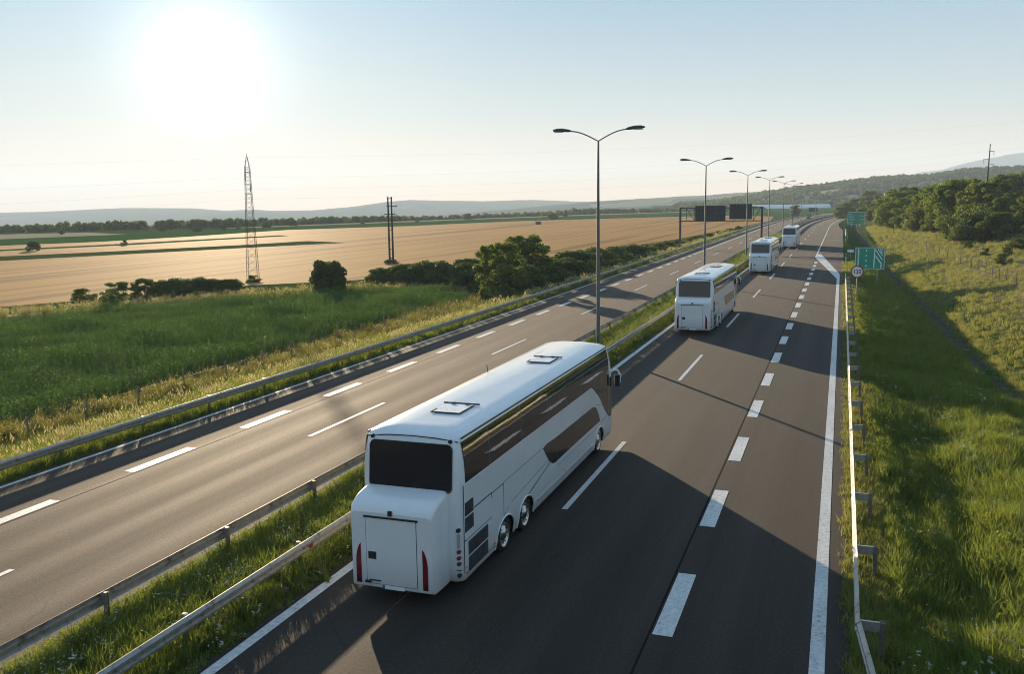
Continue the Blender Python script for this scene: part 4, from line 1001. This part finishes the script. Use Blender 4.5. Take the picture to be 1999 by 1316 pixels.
# left side
plant('tree',0,-36.6,108,7.2,'tallest broad tree left of the carriageway, behind the rounded yellow green one','tree',None,1.3)
plant('tree',3,-33.8,93.5,6.6,'rounded yellow green tree beside the left guardrail','tree',None,.95)
plant('tree',1,-37.6,97.5,6.2,'feathery tree at the left end of the tree clump by the crop','tree',None,1.0)
plant('tree',2,-40.5,106,5.8,'dark tree low behind the feathery tree','tree',None,.9)
plant('bush',3,-34.6,89.5,2.6,'olive bush at the foot of the rounded yellow green tree','bush',None,.9)
plant('bush',3,-33.6,86.3,1.9,'small brownish bush at the corner of the green crop','bush',None,.95)
plant('bush',0,-33.6,97.5,3.4,'dark bush under the rounded tree beside the left guardrail','bush',None,1.3)
plant('bush',2,-32.6,103.5,3.0,'wide dark bush right of the rounded tree','bush',None,1.3)
plant('bush',4,-56.3,94.2,4.0,'lone upright dark bush at the far corner of the green crop','bush',None,1.15)
for i,(x,y,h) in enumerate([(-56.5,108,2.2),(-52.4,107,2.9),(-49,106,3.3),(-46.4,105,3.5),(-43.4,104,3.3),(-41,101,2.7),(-54.6,107.5,2.4),(-44,108,3.6)]): plant('bush',(2,0)[i%2],x,y,h,'dark hedge bush between the lone bush and the tree clump','bush','hedge beyond the crop',1.35)
hedge=[(-32.6,112,3.1),(-33.6,118,3.9),(-32.4,124,3.2),(-33.8,131,3.6),(-32.6,137,3.4),(-33.4,145,3.2),(-32.4,152,2.9),(-32.2,160,2.6),(-31.4,168,2.4),(-31.6,178,2.2),(-31.2,188,2.0),(-30.6,200,1.9),(-30.8,214,1.8),(-30.2,230,1.7),(-30.4,248,1.7),(-29.8,268,1.6),(-29.6,290,1.6)]
for i,(x,y,h) in enumerate(hedge): plant('bush',(2,0,1)[i%3],x,y,h,'roadside hedge bush in the row behind the left guardrail','bush','roadside hedge row',1.5)
for i,(x,y,h,lb) in enumerate([(-80.2,81.2,1.6,'leftmost low bush of the hedge along the wheat'),(-77.4,83.6,2.2,'second bush of the hedge along the wheat, rounded'),(-75.2,85.4,2.5,'tallest bush of the hedge along the wheat field'),(-73.4,88.2,2.2,'dense bush right of the tallest one along the wheat'),(-71.6,90.8,2.1,'dense bush left of the dip before the lattice pylon'),(-69.4,93.2,1.8,'last bush of the hedge before the lattice pylon')]): plant('bush',(1,1,3,2,2,0)[i],x,y,h,lb,'bush','hedge along the wheat field',1.75)
plant('bush',3,-69.2,73.5,1.9,'pale willowy shrub at the edge of the green crop','shrub',None,1.2)
plant('bush',1,-75.6,106.6,1.1,'low shrub round the feet of the lattice pylon','shrub',None,2.0)
plant('bush',0,-73.6,144.4,.9,'small scrub patch at the feet of the twin wooden poles','shrub',None,2.4)
sl_=[('small round shrub in the striped fields at far left',-188.4,176.2,2.3),('grey brown heap of scrub on the field strip left of the pylon',-186.3,205,1.5),('dark shrub on the green field just left of the pylon',-251.6,318.7,2.1),('round shrub on the pale stubble, farthest left',-290.1,285.5,1.6),('second round shrub in front of the distant trees at left',-291.1,334,1.6),('low wide shrub on the green field left of the pylon',-275.6,326.2,1.8),('dark round shrub at the far edge of the green field',-252.8,337.9,2.1),('second dark round shrub at the far edge of the green field',-254.1,350,2.1),('shrub on the green field just right of the pylon',-256.3,374.8,2.2),('taller shrub on the green field right of the pylon',-257.2,399.3,2.8),('wide shrub left of the twin wooden poles',-237.8,434.2,2.4),('round dark tree standing alone at the far wheat edge',-158.5,519.4,3.4),('thin small tree right of the round dark tree far away',-175.7,601.9,2.5),('shrub beyond the wheat right of the twin poles',-224.8,474.5,2.2),('tall shrub before the distant belt in mid plain',-220.2,537.7,3.4)]
for i,(lb,x,y,h) in enumerate(sl_): plant('bush',i%3,x,y,h*1.1,lb,'shrub','lone shrubs on the plain',1.1,'shrub')
plant('tree',0,-22.5,500,7.6,'round roadside tree by the bend, behind the distant dark car','tree',None,1.15)
plant('bush',2,-95,770,5.0,'dark low mound of bushes in front of the greenhouse','bush',None,2.2)

# ------------------------------------------------------------------ scattered ground cover (geometry nodes on point sets)
def src(name,me): return bpy.data.objects.new(name,me)
def blades(name,n,h,w,spread,mat,seed,lean=.5,heads=None,flowers=None):
    r=np.random.RandomState(seed); b=MB()
    for k in range(n):
        a=r.uniform(0,6.28); q=spread*math.sqrt(r.rand()); x,y=q*math.cos(a),q*math.sin(a)
        hh=h*r.uniform(.55,1.15); la=r.uniform(0,6.28); ln=lean*hh*r.uniform(.15,1); dx,dy=math.cos(la),math.sin(la); wa=r.uniform(0,6.28); wx,wy=math.cos(wa)*w/2,math.sin(wa)*w/2
        m1=(x+dx*ln*.3,y+dy*ln*.3,hh*.55); m2=(x+dx*ln,y+dy*ln,hh)
        b.add([(x-wx,y-wy,-.03),(x+wx,y+wy,-.03),(m1[0]-wx*.8,m1[1]-wy*.8,m1[2]),(m1[0]+wx*.8,m1[1]+wy*.8,m1[2]),m2],[(0,1,3,2),(2,3,4)],0)
        if heads and k%2==0:
            s=heads; b.add([(m2[0]-s*.3,m2[1],m2[2]-s*.6),(m2[0]+s*.3,m2[1],m2[2]-s*.6),(m2[0]+dx*s*.5,m2[1]+dy*s*.5,m2[2]+s),(m2[0],m2[1]+s*.3,m2[2]-s*.3)],[(0,1,2),(0,3,2)],1)
        if flowers and k%3==0:
            s=flowers; b.add([(m2[0]-s,m2[1]-s*.3,m2[2]),(m2[0],m2[1]-s,m2[2]+.01),(m2[0]+s,m2[1]+s*.2,m2[2]+.012),(m2[0]-.2*s,m2[1]+s,m2[2]+.004)],[(0,1,2,3)],1)
    return b.mesh(name,[mat]+([M_seed] if heads else [M_petal] if flowers else []),False)
def maize(name,seed):
    r=np.random.RandomState(seed); b=MB(); h=1.75
    b.tube([(0,0,-.05),(0,0,h)],[.018,.008],4)
    for k in range(10):
        z=h*(.22+.078*k); a=r.uniform(0,.5)+k*math.pi+r.uniform(-.5,.5); L_=r.uniform(.65,.95)*(1-.035*k); up=r.uniform(.25,.55)
        P=[];dx,dy=math.cos(a),math.sin(a); px,py=-dy,dx
        for t_,w in ((0,.03),(.3,.065),(.6,.055),(.85,.03),(1,.004)):
            q=L_*t_; zz=z+up*math.sin(t_*2.3)*L_-.42*L_*t_*t_
            P+=[(dx*q-px*w/2,dy*q-py*w/2,zz+.01),(dx*q+px*w/2,dy*q+py*w/2,zz-.01)]
        b.add(P,[(2*i,2*i+1,2*i+3,2*i+2) for i in range(4)],0)
    return b.mesh(name,M_maize,False)
def weed(name,seed,h,mat,mat2=None):
    r=np.random.RandomState(seed); V=[];b=MB()
    for k in range(7):
        a=r.uniform(0,6.28); q=.28*math.sqrt(r.rand()); x,y=q*math.cos(a),q*math.sin(a); hh=h*r.uniform(.6,1.1); lx,ly=r.normal()*.1,r.normal()*.1
        b.add([(x-.008,y,-.03),(x+.008,y,-.03),(x+lx,y+ly,hh)],[(0,1,2)])
        for j in range(16):
            t_=r.uniform(.15,1.0); c=np.array((x+lx*t_,y+ly*t_,hh*t_)); d=r.normal(size=3); d[2]=abs(d[2])*.5; d/=np.linalg.norm(d); s=.13*(1.15-t_*.6); e=np.cross(d,r.normal(size=3)); e/=np.linalg.norm(e)
            b.add([c,c+d*s*.5+e*s*.22,c+d*s,c+d*s*.5-e*s*.22],[(0,1,2,3)],1 if (mat2 and t_>.8) else 0)
    return b.mesh(name,[mat]+([mat2] if mat2 else []),False)
SRC={}
SRC['short']=[src('short_tuft',blades('short_tuft',22,.20,.016,.16,M_grass,s)) for s in (1,2,3)]
SRC['tall']=[src('tall_tuft',blades('tall_tuft',24,.50,.020,.17,M_grass,s,.65)) for s in (4,5,6)]
SRC['seed']=[src('seed_tuft',blades('seed_tuft',18,.75,.014,.18,M_dry,s,.55,heads=.10)) for s in (7,8)]
SRC['flower']=[src('flower_tuft',blades('flower_tuft',14,.50,.015,.2,M_grass,s,.4,flowers=.017)) for s in (9,10)]
SRC['dry']=[src('dry_tuft',blades('dry_tuft',22,.30,.018,.2,M_dry,s,.7)) for s in (11,12)]
SRC['weed']=[src('weed_plant',weed('weed_plant',s,1.0,M_weed)) for s in (13,14,15)]
SRC['leafy']=[src('leafy_weed',weed('leafy_weed',s,.42,M_grass,M_petal if s==18 else None)) for s in (16,17,18)]
SRC['maize']=[src('maize_plant',maize('maize_plant',s)) for s in (19,20,21,22)]
def scatter(name,pts,kinds,label,cat):
    # pts: list of (x,y,z,scale,kind index)
    objs=[o for k in kinds for o in SRC[k]]; start={}; c=0
    for k in kinds: start[k]=(c,len(SRC[k])); c+=len(SRC[k])
    n=len(pts); r=np.random.RandomState(len(name)+n); me=bpy.data.meshes.new(name); me.vertices.add(n)
    A=np.array([(p[0],p[1],p[2]) for p in pts],dtype=np.float32); me.vertices.foreach_set('co',A.ravel())
    at=me.attributes.new('rot','FLOAT_VECTOR','POINT'); rot=np.stack([r.normal(0,.10,n),r.normal(0,.10,n),r.uniform(0,6.28,n)],1).astype(np.float32); at.data.foreach_set('vector',rot.ravel())
    at=me.attributes.new('scl','FLOAT','POINT'); at.data.foreach_set('value',np.array([p[3] for p in pts],dtype=np.float32))
    at=me.attributes.new('idx','INT','POINT'); at.data.foreach_set('value',np.array([start[p[4]][0]+r.randint(start[p[4]][1]) for p in pts],dtype=np.int32))
    o=link(name,me); tag(o,label,cat,kind='stuff')
    ng=bpy.data.node_groups.new(name,'GeometryNodeTree'); ng.interface.new_socket('Geometry',in_out='INPUT',socket_type='NodeSocketGeometry'); ng.interface.new_socket('Geometry',in_out='OUTPUT',socket_type='NodeSocketGeometry')
    gi=ng.nodes.new('NodeGroupInput'); go=ng.nodes.new('NodeGroupOutput'); ip=ng.nodes.new('GeometryNodeInstanceOnPoints'); jg=ng.nodes.new('GeometryNodeJoinGeometry')
    for ob in reversed(objs):
        oi=ng.nodes.new('GeometryNodeObjectInfo'); oi.inputs['Object'].default_value=ob; oi.inputs['As Instance'].default_value=True; ng.links.new(oi.outputs['Geometry'],jg.inputs[0])
    def na(nm,ty):
        q=ng.nodes.new('GeometryNodeInputNamedAttribute'); q.data_type=ty; q.inputs['Name'].default_value=nm; return q.outputs['Attribute']
    ng.links.new(gi.outputs[0],ip.inputs['Points']); ng.links.new(jg.outputs[0],ip.inputs['Instance']); ip.inputs['Pick Instance'].default_value=True
    ng.links.new(na('idx','INT'),ip.inputs['Instance Index']); ng.links.new(na('rot','FLOAT_VECTOR'),ip.inputs['Rotation']); ng.links.new(na('scl','FLOAT'),ip.inputs['Scale'])
    ng.links.new(ip.outputs[0],go.inputs[0]); md=o.modifiers.new('scatter','NODES'); md.node_group=ng; return o
gr_=random.Random(21)
def fill(u0,u1,Y0,Y1,dens,fn):
    # stratified random points in (u,Y); dens(Y) per square metre; fn(u,x,Y)->(scale,kind) or None
    o=[]; Y=Y0
    while Y<Y1:
        st=min(2.0,Y1-Y); n=dens(Y)*st*(u1-u0); n=int(n)+(gr_.random()<n%1)
        for _ in range(n):
            u=gr_.uniform(u0,u1); y=Y+gr_.random()*st; x=u+bend(y); q=fn(u,x,y)
            if q: o.append((x,y,terrain(x,y)+(hummock(x,y,u) if 1.2<u<60 else 0)-.01,q[0],q[1]))
        Y+=st
    return o
def patch(x,y,s,p=0.): return .5+.5*math.sin(x*s+1.7*math.sin(y*s*.7+p)+p)*math.sin(y*s*.83+1.3*math.sin(x*s*.6)+2*p)
dn=lambda a,b=.012: (lambda Y: max(2.0,a*(min(1,30.0/max(Y,12)))**1.5))
def f_med(u,x,y):
    e=min(u+15.1,-11.5-u); p_=patch(x,y,.9)
    k='dry' if gr_.random()<.10 else 'flower' if (p_>.58 and gr_.random()<.20) else ('leafy' if gr_.random()<.10 else ('tall' if e>.35 else 'short'))
    return (gr_.uniform(.55,1.05)*(1.0 if e>.3 else .7)*(1+y/220),k)
scatter('median_grass',fill(-15.12,-11.48,6,230,dn(75),f_med),['short','tall','flower','leafy','dry'],'lush green grass with white flowers along the median','grass')
def f_right(u,x,y):
    xd=ditch_x(y)
    if abs(u-xd)<.5: return None
    if u<2.3 and y<60 and gr_.random()<.5: return (gr_.uniform(.5,.9),'dry')
    if y<60 and patch(x,y,.42,4.)>.62 and gr_.random()<.6: return (gr_.uniform(.6,1.1),'dry')
    if u<1.5: return (gr_.uniform(.5,1.0)*(1+y/200),'dry' if gr_.random()<.35 else 'short')
    p_=patch(x,y,.55,1.)
    if u>xd+.4: 
        return (gr_.uniform(.5,.9)*(1+y/150),'dry' if gr_.random()<.45+.3*p_ else 'short')
    if y<44+16*gr_.random(): return (gr_.uniform(.6,1.25)*(.7+.7*p_),'flower' if gr_.random()<.045 else ('leafy' if gr_.random()<.06 else 'tall'))
    return (gr_.uniform(.45,.85)*(1+y/160),'tall' if gr_.random()<.5 else ('dry' if gr_.random()<.18 else 'short'))
scatter('verge_grass',fill(.36,9.6,8,135,dn(60),f_right),['short','tall','dry','flower','leafy'],'tall sunlit grass on the slope right of the guardrail','grass')
scatter('meadow_grass',fill(7.0,30,42,300,lambda Y:max(1.0,7*(50.0/max(Y,50))**1.5),f_right),['short','tall','dry','flower','leafy'],'short drying grass of the meadow beyond the ditch','grass')
def f_left(u,x,y):
    d=-25.75-u; p_=patch(x,y,.5,2.)
    if d<1.1: return (gr_.uniform(.6,1.1)*(1+y/260),'short' if gr_.random()<.6 else 'tall')
    if d<5.6: return (gr_.uniform(.5,1.0)*(1+y/300),'seed' if gr_.random()<.03+.10*p_ else ('tall' if gr_.random()<.93 else 'dry'))
    return (gr_.uniform(.6,1.0),'tall' if gr_.random()<.6 else 'dry')
scatter('roadside_grass',fill(-33.6,-25.72,16,260,dn(62),f_left),['short','tall','seed','dry'],'grass with pale seed heads behind the left guardrail','grass')
def f_weed(u,x,y): return (gr_.uniform(.55,1.05)*(.65+.6*patch(x,y,.8,3.)),'weed' if gr_.random()<.72 else 'seed')
scatter('weed_strip',fill(-36.4,-33.0,20,118,lambda Y:max(3.5,9*(40/max(40,Y))),f_weed),['weed','seed'],'olive yellow weeds between the crop and the fence','weeds')
# maize
def inside(x,y,P):
    c=False; j=len(P)-1
    for i in range(len(P)):
        if (P[i][1]>y)!=(P[j][1]>y) and x<(P[j][0]-P[i][0])*(y-P[i][1])/(P[j][1]-P[i][1])+P[i][0]: c=not c
        j=i
    return c
CORN=[(-36.6,18),(-36.6,29.7),(-36.9,51.8),(-37.2,66.8),(-36.2,79.5),(-35.4,86),(-38,92),(-43,96.5),(-50.1,96.6),(-55.0,90.4),(-62.4,80.5),(-66.6,72.0),(-71.4,60.2),(-84,36),(-86,18)]
pts=[]; y=18.0; k=0
while y<100:
    x=-86.0
    while x<-35:
        xx=x+gr_.uniform(-.10,.10); yy=y+gr_.uniform(-.10,.10)+.9*math.sin(x*.05)
        if inside(xx,yy,CORN): pts.append((xx,yy,-1.5 if xx<-36 else terrain(xx,yy),gr_.uniform(.85,1.12)*.66*(.72+.5*patch(xx,yy,.45)*gr_.uniform(.5,1.3)),'maize'))
        x+=.25
    y+=.75
scatter('maize_crop',pts,['maize'],'dense dark green maize filling the field left of the fence','crop')
# dry grass along the track and round the fields
TR=[(-96,30),(-78.4,64.9),(-72,75.5),(-66.6,85.2),(-60.6,93.6),(-56,99),(-48,101.5),(-40,100)]
pts=[]
for (xa,ya),(xb,yb) in zip(TR,TR[1:]):
    l_=math.hypot(xb-xa,yb-ya); nx,ny=-(yb-ya)/l_,(xb-xa)/l_
    for _ in range(int(l_*26)):
        t_=gr_.random(); q=gr_.choice((gr_.uniform(-3.4,-.55),gr_.uniform(-3.4,-.8),gr_.uniform(.9,3.4))); x=xa+(xb-xa)*t_+nx*q; y=ya+(yb-ya)*t_+ny*q
        pts.append((x,y,-1.5,gr_.uniform(.7,1.25),'seed' if gr_.random()<.5 else ('weed' if gr_.random()<.3 else 'dry')))
scatter('dry_grass',pts,['seed','weed','dry'],'tall dry grass with pale heads along the dirt track','grass')
# far tree belt, reads as one mass
def src_tree(me,name): return src(name,me)
def blob(name,seed,mat):
    r=np.random.RandomState(seed); lob=[((r.normal()*1.6,r.normal()*1.6,r.uniform(1.4,4.6)),r.uniform(1.0,1.9)) for _ in range(11)]
    return leaf_mesh(name,lob,95,.42,mat,seed=seed,inner=.3)
SRC['belt']=[src('belt_tree',blob('belt_tree',s,M_leaf2 if s%2 else M_leaf1)) for s in (31,32,33,34)]
pts=[]
BL=[(-470,130),(-420,200),(-337,296),(-300,335),(-270,376),(-258,440),(-246,505),(-212,610),(-176,735),(-130,800),(-86,860),(-60,930)]
for (xa,ya),(xb,yb) in zip(BL,BL[1:]):
    l_=math.hypot(xb-xa,yb-ya); ux,uy=(xb-xa)/l_,(yb-ya)/l_; nx,ny=-uy,ux
    for _ in range(int(l_*1.25)):
        t_=gr_.random(); q=8+34*gr_.random(); x=xa+(xb-xa)*t_+nx*q; y=ya+(yb-ya)*t_+ny*q
        rr_=math.hypot(x,y); pts.append((x,y,-1.7-(.018*(rr_-500)*.6 if rr_>500 and x<-200 else 0),gr_.uniform(.40,.85)*(.65+.5*patch(x,y,.021,1.)),'belt'))
for _ in range(150):
    pts.append((gr_.uniform(-130,60),gr_.uniform(1040,1130),-1.7,gr_.uniform(.8,1.5),'belt'))
scatter('tree_belt',pts,['belt'],'hazy belt of distant trees across the far edge of the plain','wood')
# single trees too many to count on the wooded hill
pts=[]
PD=[(-11,-2),(-7.71,1.4),(-5.62,8.7),(-4.15,15.2),(-2.42,21.5),(0.06,28.1),(1.92,33.9),(4.24,34.9),(6.12,41.1),(7.94,44.1),(9.16,44.0),(14,50)]
for _ in range(2600):
    A=gr_.uniform(-9.5,13.5); k=gr_.random()**.7; d=1500*(1-.3*(1-k)); hh=lerp_tab(PD,A); e=math.sin(k*math.pi/2)**1.15; z=-2.2+(hh+2.2)*e
    if clearing(A,k) or patch(A*30,k*40,.35,5.)>.80: continue
    pts.append((d*math.sin(R(A)),d*math.cos(R(A)),z-1.0,gr_.uniform(.7,1.35),'belt'))
scatter('hillside_wood',pts,['belt'],'mixed woodland covering the slope above the motorway bend','wood')
